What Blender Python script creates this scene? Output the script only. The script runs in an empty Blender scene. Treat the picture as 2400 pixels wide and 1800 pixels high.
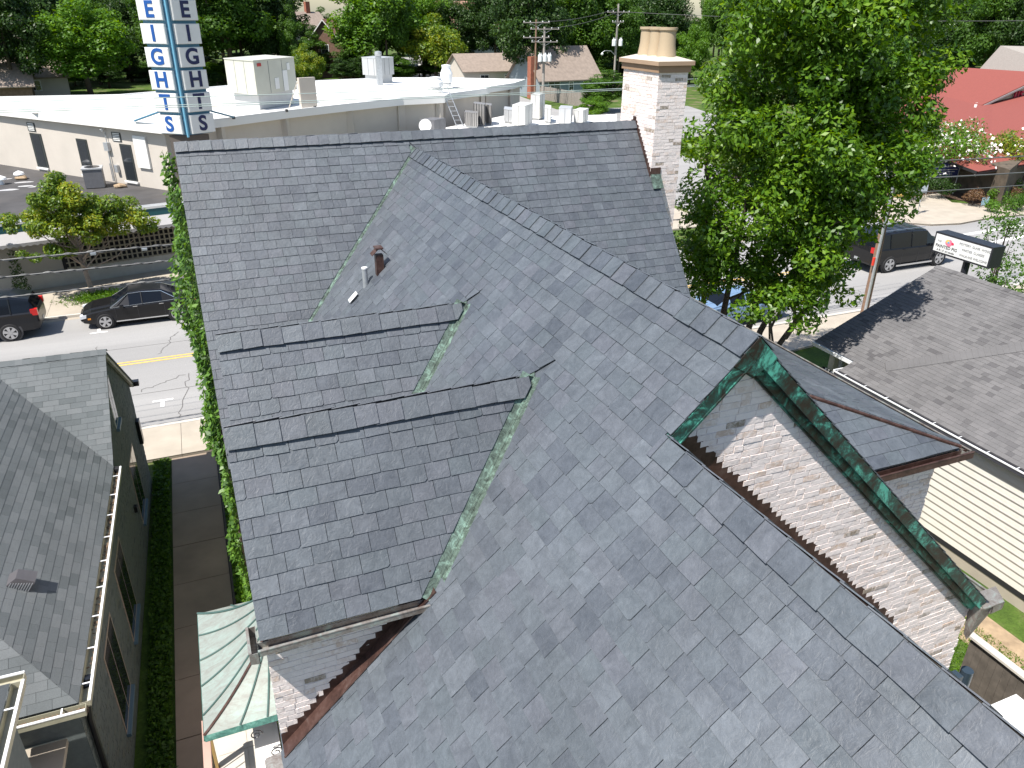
import bpy, math, random
from mathutils import Vector, Matrix, noise
R = random.Random(11)
S = bpy.context.scene
COL = S.collection
V3 = Vector

# ------------------------------------------------------------------ camera
CAM = V3((-4.5947, -2.3768, 12.5))
FPX = 1785.56
_p, _r, _y = math.radians(26.0265), math.radians(0.5075), math.radians(22.4892)
FW = V3((math.sin(_y)*math.cos(_p), math.cos(_y)*math.cos(_p), -math.sin(_p)))
_rt = V3((math.cos(_y), -math.sin(_y), 0)); _up = _rt.cross(FW)
RT = _rt*math.cos(_r) + _up*math.sin(_r); UP = -_rt*math.sin(_r) + _up*math.cos(_r)
cd = bpy.data.cameras.new('camera'); cam = bpy.data.objects.new('camera', cd); COL.objects.link(cam)
cd.sensor_width = 36; cd.lens = 36*FPX/2400; cd.clip_start = .1; cd.clip_end = 3000
m3 = Matrix((RT, UP, -FW)).transposed(); cam.matrix_world = Matrix.Translation(CAM) @ m3.to_4x4()
S.camera = cam

# ------------------------------------------------------------------ world, sun, exposure
SUN = V3((-1, -.47, 1.88)).normalized()
el = math.asin(SUN.z); az = math.atan2(SUN.x, SUN.y)
W = bpy.data.worlds.new('World'); S.world = W; W.use_nodes = True
wn = W.node_tree.nodes; wn.clear()
sk = wn.new('ShaderNodeTexSky'); sk.sky_type = 'NISHITA'; sk.sun_disc = False
sk.sun_elevation = el; sk.sun_rotation = az; sk.air_density = 1.1; sk.dust_density = .8
bg = wn.new('ShaderNodeBackground'); bg.inputs[1].default_value = .095
wo = wn.new('ShaderNodeOutputWorld')
W.node_tree.links.new(sk.outputs[0], bg.inputs[0]); W.node_tree.links.new(bg.outputs[0], wo.inputs[0])
ld = bpy.data.lights.new('sun', 'SUN'); ld.energy = 5.0; ld.angle = math.radians(.53); ld.color = (1, .955, .89)
sun = bpy.data.objects.new('sun', ld); COL.objects.link(sun)
sun.rotation_euler = SUN.to_track_quat('Z', 'Y').to_euler()
S.view_settings.view_transform = 'Standard'; S.view_settings.look = 'None'
S.view_settings.exposure = .78; S.view_settings.gamma = 1; S.view_settings.use_curve_mapping = False
S.render.engine = 'CYCLES'
S.cycles.max_bounces = 6; S.cycles.diffuse_bounces = 3; S.cycles.transparent_max_bounces = 8

# ------------------------------------------------------------------ object helpers
class MB:
    def __init__(s): s.v = []; s.f = []; s.a = []
    def add(s, vs, fs, r=None):
        o = len(s.v); s.v += [tuple(x) for x in vs]
        if r is None: r = R.random()
        for f in fs: s.f.append([i+o for i in f]); s.a.append(r)
        return s
    def box(s, x0, x1, y0, y1, z0, z1, r=None):
        v = [(x, y, z) for z in (z0, z1) for y in (y0, y1) for x in (x0, x1)]
        return s.add(v, [(0, 2, 3, 1), (4, 5, 7, 6), (0, 1, 5, 4), (2, 6, 7, 3), (0, 4, 6, 2), (1, 3, 7, 5)], r)
    def obox(s, c, ax, ay, az_, r=None):
        c = V3(c); ax = V3(ax); ay = V3(ay); az_ = V3(az_)
        v = [c + ax*i + ay*j + az_*k for k in (-1, 1) for j in (-1, 1) for i in (-1, 1)]
        return s.add(v, [(0, 2, 3, 1), (4, 5, 7, 6), (0, 1, 5, 4), (2, 6, 7, 3), (0, 4, 6, 2), (1, 3, 7, 5)], r)
    def quad(s, *p, r=None): return s.add(p, [tuple(range(len(p)))], r)
    def prism(s, poly, d, r=None):          # polygon of 3-D points pushed along d
        n = len(poly); d = V3(d); p = [V3(q) for q in poly]
        return s.add(p + [q + d for q in p], [tuple(range(n))[::-1], tuple(range(n, 2*n))] + [(i, (i+1) % n, (i+1) % n+n, i+n) for i in range(n)], r)
    def tube(s, pts, rad, n=8, r=None, cap=True):
        pts = [V3(p) for p in pts]; rads = rad if isinstance(rad, (list, tuple)) else [rad]*len(pts)
        vs = []; prev = None
        for i, p in enumerate(pts):
            t = (pts[min(i+1, len(pts)-1)] - pts[max(i-1, 0)]).normalized()
            a = t.orthogonal().normalized() if prev is None else (prev - t*prev.dot(t)).normalized()
            prev = a; b = t.cross(a)
            vs += [p + (a*math.cos(2*math.pi*k/n) + b*math.sin(2*math.pi*k/n))*rads[i] for k in range(n)]
        fs = [(i*n+k, i*n+(k+1) % n, (i+1)*n+(k+1) % n, (i+1)*n+k) for i in range(len(pts)-1) for k in range(n)]
        if cap: fs += [tuple(range(n))[::-1], tuple(range((len(pts)-1)*n, len(pts)*n))]
        return s.add(vs, fs, r)
    def lathe(s, prof, c, n=20, r=None, ax='z'):   # prof: (radius, height)
        vs = []
        for (q, h) in prof:
            for k in range(n):
                a = 2*math.pi*k/n; x, y = q*math.cos(a), q*math.sin(a)
                vs.append((c[0]+x, c[1]+y, c[2]+h) if ax == 'z' else ((c[0]+x, c[1]+h, c[2]+y) if ax == 'y' else (c[0]+h, c[1]+x, c[2]+y)))
        m = len(prof)
        fs = [(i*n+k, i*n+(k+1) % n, (i+1)*n+(k+1) % n, (i+1)*n+k) for i in range(m-1) for k in range(n)]
        fs += [tuple(range(n))[::-1], tuple(range((m-1)*n, m*n))]
        return s.add(vs, fs, r)
    def blob(s, c, rx, ry, rz, n=10, amp=.15, r=None, seed=0):
        vs = []
        for i in range(n+1):
            th = math.pi*i/n
            for k in range(n*2):
                a = math.pi*k/n; d = V3((math.sin(th)*math.cos(a), math.sin(th)*math.sin(a), math.cos(th)))
                q = 1+amp*noise.noise(d*1.7+V3((seed, 0, 0)))*2
                vs.append((c[0]+d.x*rx*q, c[1]+d.y*ry*q, c[2]+d.z*rz*q))
        w = n*2
        return s.add(vs, [(i*w+k, (i+1)*w+k, (i+1)*w+(k+1) % w, i*w+(k+1) % w) for i in range(n) for k in range(w)], r)
    def mesh(s, name, mat, smooth=False):
        me = bpy.data.meshes.new(name); me.from_pydata(s.v, [], s.f); me.materials.append(mat)
        at = me.attributes.new('rnd', 'FLOAT', 'FACE'); at.data.foreach_set('value', s.a)
        if smooth: me.polygons.foreach_set('use_smooth', [True]*len(s.f))
        me.update(); return me
    def build(s, name, mat, parent=None, smooth=False, kind=None, label=None, local=False):
        return link(name, s.mesh(name, mat, smooth), parent, kind, label, local)

def link(name, me, parent=None, kind=None, label=None, local=False):
    o = bpy.data.objects.new(name, me); COL.objects.link(o)
    if parent is not None:
        o.parent = parent
        if not local: o.matrix_parent_inverse = Matrix.Translation(-wloc(parent))
    if kind: o['kind'] = kind
    if label: o['label'] = label
    return o
def wloc(o):                                   # only unrotated parents hold world-space parts
    p = V3(o.location)
    if o.parent is not None and o.type == 'MESH': return V3((0, 0, 0))
    return p
def thing(name, label, cat, loc=(0, 0, 0), rotz=0, group=None):
    o = bpy.data.objects.new(name, None); COL.objects.link(o); o.empty_display_size = .3
    o.location = loc; o.rotation_euler = (0, 0, rotz); o['label'] = label; o['category'] = cat
    if group: o['group'] = group
    return o
def tag(o, label, cat, group=None, kind=None):
    o['label'] = label; o['category'] = cat
    if group: o['group'] = group
    if kind: o['kind'] = kind
    return o
def copy_tree(o, parent=None):
    c = o.copy(); COL.objects.link(c); c.parent = parent
    for ch in list(o.children): copy_tree(ch, c)
    return c
def smooth(o, ang=40):
    me = o.data; me.polygons.foreach_set('use_smooth', [True]*len(me.polygons))
    try: me.set_sharp_from_angle(angle=math.radians(ang))
    except Exception: pass
    return o

# ------------------------------------------------------------------ materials
def srgb(r, g, b): return tuple((c/255/12.92 if c <= 10 else ((c/255+.055)/1.055)**2.4) for c in (r, g, b)) + (1,)
class NT:
    def __init__(s, name):
        s.m = bpy.data.materials.new(name); s.m.use_nodes = True; s.t = s.m.node_tree; s.n = s.t.nodes; s.l = s.t.links
        s.b = s.n['Principled BSDF']; s.o = s.n['Material Output']
        s.geo = s.n.new('ShaderNodeNewGeometry')
    def lk(s, a, b): s.l.new(a, b)
    def noise(s, scale, detail=4, rough=.55, vec=None, stretch=None, dist=0):
        x = s.n.new('ShaderNodeTexNoise'); x.inputs['Scale'].default_value = scale; x.inputs['Detail'].default_value = detail
        x.inputs['Roughness'].default_value = rough; x.inputs['Distortion'].default_value = dist
        v = vec or s.geo.outputs['Position']
        if stretch:
            mp = s.n.new('ShaderNodeMapping'); mp.inputs['Scale'].default_value = stretch; s.lk(v, mp.inputs[0]); v = mp.outputs[0]
        s.lk(v, x.inputs['Vector']); return x.outputs['Fac']
    def ramp(s, fac, stops):
        x = s.n.new('ShaderNodeValToRGB'); e = x.color_ramp.elements
        while len(e) < len(stops): e.new(.5)
        for i, (p, c) in enumerate(stops):
            e[i].position = p; e[i].color = c if len(c) == 4 else (*c, 1)
        s.lk(fac, x.inputs[0]); return x.outputs[0]
    def val(s, fac, a, b, c0, c1):
        x = s.n.new('ShaderNodeMapRange'); x.inputs[1].default_value = a; x.inputs[2].default_value = b
        x.inputs[3].default_value = c0; x.inputs[4].default_value = c1; s.lk(fac, x.inputs[0]); return x.outputs[0]
    def mix(s, fac, a, b, mode='MIX'):
        x = s.n.new('ShaderNodeMix'); x.data_type = 'RGBA'; x.blend_type = mode
        for sock, v in ((x.inputs[0], fac), (x.inputs[6], a), (x.inputs[7], b)):
            if isinstance(v, (int, float)): sock.default_value = v
            elif isinstance(v, tuple): sock.default_value = v if len(v) == 4 else (*v, 1)
            else: s.lk(v, sock)
        return x.outputs[2]
    def math(s, op, a, b=0.0):
        x = s.n.new('ShaderNodeMath'); x.operation = op
        for i, v in ((0, a), (1, b)):
            if isinstance(v, (int, float)): x.inputs[i].default_value = v
            else: s.lk(v, x.inputs[i])
        return x.outputs[0]
    def attr(s, n='rnd'):
        x = s.n.new('ShaderNodeAttribute'); x.attribute_name = n; return x.outputs['Fac']
    def bump(s, h, strength=.3, dist=.01):
        x = s.n.new('ShaderNodeBump'); x.inputs['Strength'].default_value = strength; x.inputs['Distance'].default_value = dist
        s.lk(h, x.inputs['Height']); s.lk(x.outputs[0], s.b.inputs['Normal'])
    def fin(s, col, rough=.6, metal=0, spec=.5):
        if isinstance(col, tuple): s.b.inputs['Base Color'].default_value = col if len(col) == 4 else (*col, 1)
        else: s.lk(col, s.b.inputs['Base Color'])
        if isinstance(rough, (int, float)): s.b.inputs['Roughness'].default_value = rough
        else: s.lk(rough, s.b.inputs['Roughness'])
        s.b.inputs['Metallic'].default_value = metal; s.b.inputs['Specular IOR Level'].default_value = spec
        return s.m
def hsv(nt, col, hue=.5, sat=1., val=1.):
    x = nt.n.new('ShaderNodeHueSaturation')
    for k, v in (('Hue', hue), ('Saturation', sat), ('Value', val)):
        if isinstance(v, (int, float)): x.inputs[k].default_value = v
        else: nt.lk(v, x.inputs[k])
    if isinstance(col, tuple): x.inputs['Color'].default_value = col if len(col) == 4 else (*col, 1)
    else: nt.lk(col, x.inputs['Color'])
    return x.outputs[0]
def plain(name, col, rough=.6, metal=0, var=.08, scale=3, bump=.0, spec=.5, grime=0):
    t = NT(name); n = t.noise(scale, 5)
    c = hsv(t, col, val=t.val(n, .3, .7, 1-var, 1+var))
    if grime: c = t.mix(t.val(t.noise(scale*.4, 6, .65), .5, .75, 0, grime), c, (.12, .1, .08))
    if bump: t.bump(t.noise(scale*12, 4), bump, .01)
    return t.fin(c, rough, metal, spec)

def m_slate():
    t = NT('slate'); r = t.attr()
    base = t.ramp(r, [(0, (.060, .069, .084)), (.2, (.072, .082, .097)), (.45, (.077, .091, .104)), (.62, (.084, .091, .108)), (.8, (.076, .088, .101)), (.95, (.088, .100, .116)), (1, (.096, .108, .124))])
    off = t.n.new('ShaderNodeVectorMath'); off.operation = 'MULTIPLY_ADD'
    cmb = t.n.new('ShaderNodeCombineXYZ'); t.lk(t.math('MULTIPLY', r, 37.), cmb.inputs[0]); t.lk(t.math('MULTIPLY', r, 91.), cmb.inputs[1])
    t.lk(t.geo.outputs['Position'], off.inputs[0]); off.inputs[1].default_value = (1, 1, 1); t.lk(cmb.outputs[0], off.inputs[2])
    v = off.outputs[0]
    cloud = t.noise(5, 5, .62, v, dist=1.2)
    fine = t.noise(34, 5, .7, v, stretch=(1, .45, 1), dist=.8)
    c = hsv(t, base, val=t.val(cloud, .25, .75, .80, 1.22))
    c = hsv(t, c, val=t.val(fine, .3, .7, .88, 1.12))
    c = hsv(t, c, val=t.val(t.noise(.55, 4, .6, dist=.6), .3, .7, .88, 1.12))
    c = hsv(t, c, val=t.val(t.noise(1.4, 6, .7, stretch=(1, 1, .25)), .42, .75, 1.0, .84))
    scr = t.noise(9, 7, .74, v, stretch=(2.2, .6, 1.4), dist=2.5)
    c = t.mix(t.val(scr, .66, .80, 0, .5), c, (.24, .255, .275))
    rust = t.noise(2.1, 4, .6, v)
    c = t.mix(t.val(rust, .79, .84, 0, .35), c, (.26, .20, .13))
    lay = t.noise(11, 6, .6, v, dist=1.5)
    x = t.n.new('ShaderNodeMath'); x.operation = 'ADD'; t.lk(t.math('MULTIPLY', lay, 1.0), x.inputs[0]); t.lk(t.math('MULTIPLY', fine, .35), x.inputs[1])
    t.bump(x.outputs[0], .55, .012)
    return t.fin(c, t.val(cloud, .3, .7, .46, .60), 0, .55)
SLATE = m_slate()
def m_shingle(name, c0, c1, c2, gran=.25):
    t = NT(name); r = t.attr()
    base = t.ramp(r, [(0, c0), (.2, c1), (.5, c1), (.75, c2), (1, c2)])
    g = t.noise(90, 3, .8); b = t.noise(.9, 5, .6)
    c = hsv(t, base, val=t.val(g, .25, .75, 1-gran, 1+gran)); c = hsv(t, c, val=t.val(b, .3, .7, .86, 1.12))
    t.bump(g, .5, .006); return t.fin(c, .85, 0, .3)
SH_L = m_shingle('grey_shingle', (.078, .088, .092), (.102, .113, .118), (.120, .130, .135))
SH_R = m_shingle('taupe_shingle', (.082, .079, .082), (.122, .119, .121), (.135, .131, .133))
def m_brick(name, light, dark, warm):
    t = NT(name); r = t.attr(); n = t.noise(16, 5, .65, dist=.6); n2 = t.noise(60, 3, .7)
    base = t.ramp(r, [(0, light), (.5, tuple(a*.94 for a in light)), (.66, warm), (.74, light), (.9, tuple(a*.84 for a in light)), (.955, tuple(a*.8 for a in light)), (.97, dark), (1, dark)])
    wash = t.mix(t.val(n, .42, .62, 0, 1), base, light)
    msk = t.val(r, .88, .9, 1, .55)
    c = t.mix(msk, base, wash)
    c = t.mix(t.val(t.noise(7, 5, .7), .56, .72, 0, .55), c, warm)
    c = t.mix(t.val(n2, .6, .78, 0, .35), c, dark)
    t.bump(n, .6, .014); return t.fin(c, .85, 0, .3)
BRICK = m_brick('whitewashed_brick', (.80, .715, .68), (.27, .22, .165), (.58, .44, .35))
MORTAR = plain('mortar', (.74, .68, .65), .9, var=.08, scale=20, bump=.4)
def m_copper(name, a, b, c3, lo, hi, rough=.5, metal=.25, stretch=None, sc=3.):
    t = NT(name); n = t.noise(sc, 8, .72, dist=.8, stretch=stretch); n2 = t.noise(sc*9, 5, .7)
    x = t.math('ADD', t.math('MULTIPLY', n, .8), t.math('MULTIPLY', n2, .2))
    c = t.ramp(x, [(0, a), (lo, a), ((lo+hi)/2, b), (hi, c3), (1, c3)])
    t.bump(n2, .25, .004); return t.fin(c, rough, metal)
COP_DARK = m_copper('patina_copper_dark', (.022, .016, .014), (.020, .075, .065), (.10, .42, .33), .44, .60, .45, .2)
COP_PALE = m_copper('patina_copper_pale', (.20, .20, .18), (.24, .27, .245), (.27, .36, .325), .36, .66, .5, .15, sc=2.6, stretch=(1, 2.6, 1))
COP_VAL = m_copper('valley_copper', (.04, .055, .045), (.10, .14, .115), (.22, .34, .28), .40, .64, .5, .3, sc=9)
COP_BROWN = m_copper('brown_copper', (.035, .017, .013), (.075, .038, .030), (.12, .085, .075), .40, .66, .5, .3)
ZINC = m_copper('weathered_gutter_copper', (.16, .13, .11), (.27, .25, .23), (.34, .42, .38), .38, .66, .5, .4, sc=5)
SEAM = plain('seam', (.05, .10, .09), .5, .2)
DARK = plain('dark_gap', (.012, .012, .014), .9)
WHITE = plain('white_paint', (.70, .70, .68), .5, var=.03)
WHITE_METAL = plain('white_metal', (.78, .79, .8), .35, .1, var=.03)
GALV = plain('galvanised', (.42, .44, .46), .4, .5, var=.12, scale=8)
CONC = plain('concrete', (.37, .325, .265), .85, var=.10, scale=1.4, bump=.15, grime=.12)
CONC2 = plain('pale_concrete', (.47, .44, .39), .85, var=.06, scale=2)
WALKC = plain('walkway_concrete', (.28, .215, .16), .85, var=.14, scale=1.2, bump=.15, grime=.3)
WOOD = plain('weathered_wood', (.24, .21, .185), .8, var=.2, scale=5, grime=.3)
POLE = plain('pole_wood', (.21, .13, .085), .85, var=.25, scale=7)
POLE_GREY = plain('grey_pole_wood', (.30, .27, .24), .85, var=.2, scale=7)
def m_glass(name='window_glass', col=(.02, .025, .03)):
    t = NT(name); return t.fin(col, .06, 0, .9)
GLASS = m_glass()
BLACKP = plain('black_paint', (.012, .012, .015), .3)
def m_car(name, col):
    t = NT(name); t.b.inputs['Coat Weight'].default_value = .35; t.b.inputs['Coat Roughness'].default_value = .08
    return t.fin(col, .4, .0, .3)
def m_asphalt():
    t = NT('asphalt'); big = t.noise(.12, 5, .6, stretch=(.25, 1.6, 1)); f = t.noise(60, 3, .8)
    tr = t.noise(.5, 4, .6, stretch=(.05, 1, 1))
    c = t.ramp(big, [(.3, (.25, .245, .24)), (.7, (.31, .303, .295))]); c = hsv(t, c, val=t.val(f, .3, .7, .84, 1.16)); c = hsv(t, c, val=t.val(tr, .3, .7, .9, 1.08))
    t.bump(f, .3, .005); return t.fin(c, .85, 0, .3)
ASPH = m_asphalt()
def m_ground():
    t = NT('ground'); a = t.noise(.35, 6, .65); f = t.noise(14, 4, .8)
    c = t.ramp(a, [(.35, (.03, .055, .012)), (.52, (.07, .12, .02)), (.66, (.15, .125, .075))]); c = hsv(t, c, val=t.val(f, .25, .75, .55, 1.4))
    t.bump(f, .8, .03); return t.fin(c, .95, 0, .2)
GRASS = m_ground()
def m_leaf(name, cols, trans=.35, rough=.45, spec=.5):
    t = NT(name); r = t.attr(); n = t.noise(.6, 3)
    x = t.math('ADD', t.math('MULTIPLY', r, .7), t.math('MULTIPLY', n, .3))
    k = len(cols)-1
    c = t.ramp(x, [(.15+.7*i/k, cc) for i, cc in enumerate(cols)])
    t.fin(c, rough, 0, spec)
    tl = t.n.new('ShaderNodeBsdfTranslucent'); t.lk(hsv(t, c, hue=.48, sat=1.15, val=1.9), tl.inputs[0])
    ms = t.n.new('ShaderNodeMixShader'); ms.inputs[0].default_value = trans
    t.lk(t.b.outputs[0], ms.inputs[1]); t.lk(tl.outputs[0], ms.inputs[2]); t.lk(ms.outputs[0], t.o.inputs[0])
    return t.m
LEAF_BIG = m_leaf('glossy_leaf', [(.026, .070, .005), (.056, .135, .008), (.10, .20, .010), (.20, .32, .022)], .38, .42, .45)
LEAF_STREET = m_leaf('yellow_green_leaf', [(.035, .075, .008), (.08, .155, .012), (.18, .25, .014), (.36, .34, .02)], .35, .5)
LEAF_FAR = m_leaf('tree_leaf', [(.025, .062, .008), (.05, .115, .012), (.085, .17, .018)], .32, .55, .3)
LEAF_BRIGHT = m_leaf('bright_leaf', [(.04, .10, .008), (.08, .18, .012), (.14, .26, .02)], .36, .5, .35)
LEAF_DARK = m_leaf('dark_leaf', [(.012, .034, .006), (.026, .062, .010), (.05, .10, .014)], .28, .5, .35)
LEAF_VINE = m_leaf('vine_leaf', [(.03, .075, .012), (.06, .13, .02), (.13, .25, .04)], .3, .42, .4)
LEAF_RED = m_leaf('russet_leaf', [(.07, .035, .02), (.13, .07, .035), (.16, .11, .04)], .25, .5)
BARK = plain('bark', (.085, .065, .05), .9, var=.3, scale=6, bump=.6)
BARK_PALE = plain('pale_bark', (.24, .19, .15), .9, var=.25, scale=6)

# ------------------------------------------------------------------ slate, shingle and brick pieces
def clip(poly, hp):
    a, b, c = hp; out = []
    n = len(poly)
    for i in range(n):
        p, q = poly[i], poly[(i+1) % n]; dp = a*p[0]+b*p[1]-c; dq = a*q[0]+b*q[1]-c
        if dp <= 0: out.append(p)
        if (dp < 0 < dq) or (dq < 0 < dp):
            t = dp/(dp-dq); out.append((p[0]+(q[0]-p[0])*t, p[1]+(q[1]-p[1])*t))
    return out
def parea(p): return abs(sum(p[i][0]*p[(i+1) % len(p)][1]-p[(i+1) % len(p)][0]*p[i][1] for i in range(len(p))))/2
def pxsize(c, area):
    d = V3(c)-CAM; z = d.dot(FW)
    if z < .3: return 0
    x = 1200+FPX*d.dot(RT)/z; y = 900-FPX*d.dot(UP)/z
    if not (-60 < x < 2460 and -60 < y < 1860): return 0
    return area*(FPX/z)**2
class Piece:
    __slots__ = ('v', 'f', 'r', 's')
def piece(O, U, V, N, poly, h, t, r):
    O, U, V, N = V3(O), V3(U), V3(V), V3(N); n = len(poly); top = []; bot = []
    for (u, v) in poly:
        p = O+U*u+V*v; hh = h(u, v); top.append(p+N*hh); bot.append(p+N*(hh-t))
    q = Piece(); q.v = top+bot; q.f = [tuple(range(n))]+[(i, (i+1) % n, (i+1) % n+n, i+n) for i in range(n)]; q.r = r
    c = sum(top, V3())/n; vd = (CAM-c).normalized()
    q.s = pxsize(c, parea(poly)*max(0, vd.dot(N))); return q
def rows(O, U, V, N, u0, u1, v0, v1, e, w, t, clipf, wj=.12, chip=.15, lift=.004, jit=.006, lap=1.25, gap=.003, half=True):
    out = []; nr = int(math.ceil((v1-v0)/e)); 
    for i in range(nr):
        vb = v0+i*e; u = u0-R.random()*w*.2-(w/2 if (i % 2 and half) else 0)
        if not half: u = u0-R.random()*w
        while u < u1:
            ww = w*(1+R.uniform(-wj, wj)); a, b = u+gap, u+ww-gap; u += ww
            jl, jr = R.uniform(-jit, jit), R.uniform(-jit, jit); vt = min(vb+e*lap, v1+.001)
            if vt-vb < .02: continue
            bt = [(a, vb+jl)]
            if chip and R.random() < chip: cc = R.uniform(.012, .03); bt = [(a, vb+jl+cc), (a+cc, vb+jl)]
            mu = R.uniform(.3, .7); bt.append((a+(b-a)*mu, vb+(jl+jr)/2+R.uniform(-jit, jit)*.5))
            if chip and R.random() < chip: cc = R.uniform(.012, .03); bt += [(b-cc, vb+jr), (b, vb+jr+cc)]
            else: bt.append((b, vb+jr))
            poly = bt+[(b, vt), (a, vt)]
            hp = clipf((a+b)/2, vb+e/2) if clipf else []
            if hp is None: continue
            for k in hp:
                poly = clip(poly, k)
                if len(poly) < 3: break
            if len(poly) < 3 or parea(poly) < .0012: continue
            lf = R.random()**3*lift; sk_ = R.uniform(-1, 1)*lift*.5
            h = lambda u_, v_, vb=vb, lf=lf, sk_=sk_, a=a, w_=ww: 2*t*(1-(v_-vb)/(2*e))+lf*(1-(v_-vb)/e*.8)+sk_*(u_-a)/w_
            out.append(piece(O, U, V, N, poly, h, t, R.random()))
    return out
def caps(O, U, V, N, u0, u1, w, d, t, base=.03, rev=False, hp=None):   # ridge slates: V points down the slope
    out = []; u = u0
    while u < u1-.02:
        ww = w*R.uniform(.92, 1.08); b = min(u+ww, u1); a0, b0 = u, b+.03
        j0, j1 = R.uniform(-.008, .008), R.uniform(-.008, .008); tp = R.uniform(-.004, .01); bl = base+R.uniform(0, .008)
        poly = [(a0, d+j0), (b0, d+j1), (b0, -.004-tp), (a0, -.004-tp)]
        if R.random() < .15: poly = [(a0, d+j0-.02), (a0+.02, d+j0)]+poly[1:]
        if hp: poly = clip(poly, hp)
        if len(poly) < 3: u = b; continue
        h = lambda u_, v_, a0=a0, b0=b0, bl=bl: bl+t+(t*1.3*((u_-a0)/(b0-a0)) if rev else t*1.3*((b0-u_)/(b0-a0)))
        out.append(piece(O, U, V, N, poly, h, t, R.random())); u = b
    return out
def bricks(O, U, N, u0, u1, z0, z1, clipf, cs=.0755, L=.235, g=.010, t=.008):
    out = []; V = (0, 0, 1); n = int((z1-z0)/cs)+1
    for i in range(n):
        vb = z0+i*cs; u = u0-(L/2 if i % 2 else 0)-R.random()*.03
        while u < u1:
            ll = L*(R.uniform(.93, 1.07) if R.random() > .1 else .5); a, b = u+g/2, u+ll-g/2; u += ll
            j = lambda: R.uniform(-.0035, .0035)
            m = (a+b)/2
            poly = [(a, vb+g/2+j()), (m, vb+g/2+j()), (b, vb+g/2+j()), (b, vb+cs-g/2+j()), (m, vb+cs-g/2+j()), (a, vb+cs-g/2+j())]
            hp = clipf(m, vb+cs/2)
            if hp is None: continue
            for k in hp:
                poly = clip(poly, k)
                if len(poly) < 3: break
            if len(poly) < 3 or parea(poly) < .0030*(cs/.0755): continue
            tt = t*R.uniform(.55, 1.25); tl, tv = R.uniform(-.002, .002), R.uniform(-.002, .003)
            h = lambda u_, v_, tt=tt, a=a, vb=vb, tl=tl, tv=tv: tt+tl*(u_-a)/L+tv*(v_-vb)/cs
            out.append(piece(O, U, V, N, poly, h, t*1.6, R.random()))
    return out
def emit(pieces, name, mat, parent, stuff_parent=None, limit=300):
    ps = sorted(pieces, key=lambda p: -p.s); top = ps[:limit]; rest = ps[limit:]
    for p in top:
        if p.s < 1: rest.append(p); continue
        MB().add(p.v, p.f, p.r).build(name, mat, parent)
    m = MB()
    for p in rest: m.add(p.v, p.f, p.r)
    if m.v: m.build(name, mat, stuff_parent or parent, kind='stuff')
# ================================================================== the slate-roofed brick house
pA, pB, pW = 1.304, .98, .65
LA, LB, LW = math.hypot(1, pA), math.hypot(1, pB), math.hypot(1, pW)
ZR, YJ, YG, YA, ZA = 9.8, 14.353, 2.761, 14.585, 10.103
XAL, XAR, XE = -4.85, 5.82, -.889
ZE = ZR + pB*XE
house = thing('slate_roofed_house', 'large whitewashed brick house with intersecting blue-grey slate roofs and green copper trim', 'house', (0, 6, 0))
P = house
def hb(m, name, mat, **k): return m.build(name, mat, P, **k)
SL = []                                          # every slate of the house
def cA(u, v):
    y = 10.595+v/LA; hp = [(-1, 0, -XAL), (1, 0, 5.60 if y > 13.66 else XAR)]
    k = pA/pB; g = .06
    if y < YJ+.15: hp.append((1, -k/LA, -k*3.758-g) if u < 0 else (-1, -k/LA, -k*3.758-.02))
    return hp
SL += rows((0, 10.595, 4.9), (1, 0, 0), (0, 1/LA, pA/LA), (0, -pA/LA, 1/LA), XAL, XAR, 0, 3.99*LA, .19, .262, .009, cA)
DORM = ((7.625, 8.642), (5.06, 8.603))
def cB(u, v):
    hp = []; x = -4.7+v/LB; ve = (4.7+XE)*LB
    if v >= ve:
        if u < YG-.2: return None
        hp.append((-1, 0, -YG))
    if u < YG and v < ve+.1 and v > ve-.3: hp.append((0, 1, ve))
    hp.append((1, -.7515/LB, YJ-4.7*.7515-.10))
    for i, (yd, zd) in enumerate(DORM):
        w = (zd-9.8+pB*abs(x))/pA
        if w < -.25: continue
        k = pB/(LB*pA); c0 = (pB*4.7+zd-9.8)/pA
        if u < yd:
            if i == 1 and x < -2.9: hp.append((1, 0, 3.86))
            else: hp.append((1, -k, yd-.13-c0))
        else: hp.append((-1, -k, -(yd+.1+c0)))
    return hp
SL += rows((-4.7, 0, ZR-pB*4.7), (0, 1, 0), (1/LB, 0, pB/LB), (-pB/LB, 0, 1/LB), -7, YJ, 0, 4.7*LB, .1995, .275, .009, cB, chip=.07, lift=.006)
def cBr(u, v):
    x = 4.87-v/LB
    return [(-1, 0, -YG), (1, -.7515/LB, YJ-4.87*.7515-.07)]
SL += rows((4.87, 0, ZR-pB*4.87), (0, 1, 0), (-1/LB, 0, pB/LB), (pB/LB, 0, 1/LB), YG, YJ, 0, 4.87*LB, .1995, .275, .009, cBr)
SL += rows((3.14, 0, ZR+pB*2*XE-pB*3.14), (0, 1, 0), (-1/LB, 0, pB/LB), (pB/LB, 0, 1/LB), -7, 2.88, 0, (3.14-XE)*LB, .1995, .275, .009, lambda u, v: [(1, 0, 2.88)])
def cD(xl, c0): return lambda u, v: [(-1, 0, -xl), (1, -pA/LA/pB, c0-.13)]
zD0 = 8.603-pA*(5.06-3.76)
SL += rows((0, 3.76, zD0), (1, 0, 0), (0, 1/LA, pA/LA), (0, -pA/LA, 1/LA), -4.72, -1, 0, 1.30*LA, .2, .276, .010, cD(-4.72, -(9.8-zD0)/pB), chip=.1, lift=.006)
zC0 = 8.642-pA*(7.625-6.33)
SL += rows((0, 6.33, zC0), (1, 0, 0), (0, 1/LA, pA/LA), (0, -pA/LA, 1/LA), -4.66, -1, 0, 1.295*LA, .2, .27, .010, cD(-4.66, -(9.8-zC0)/pB), chip=.2)
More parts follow.
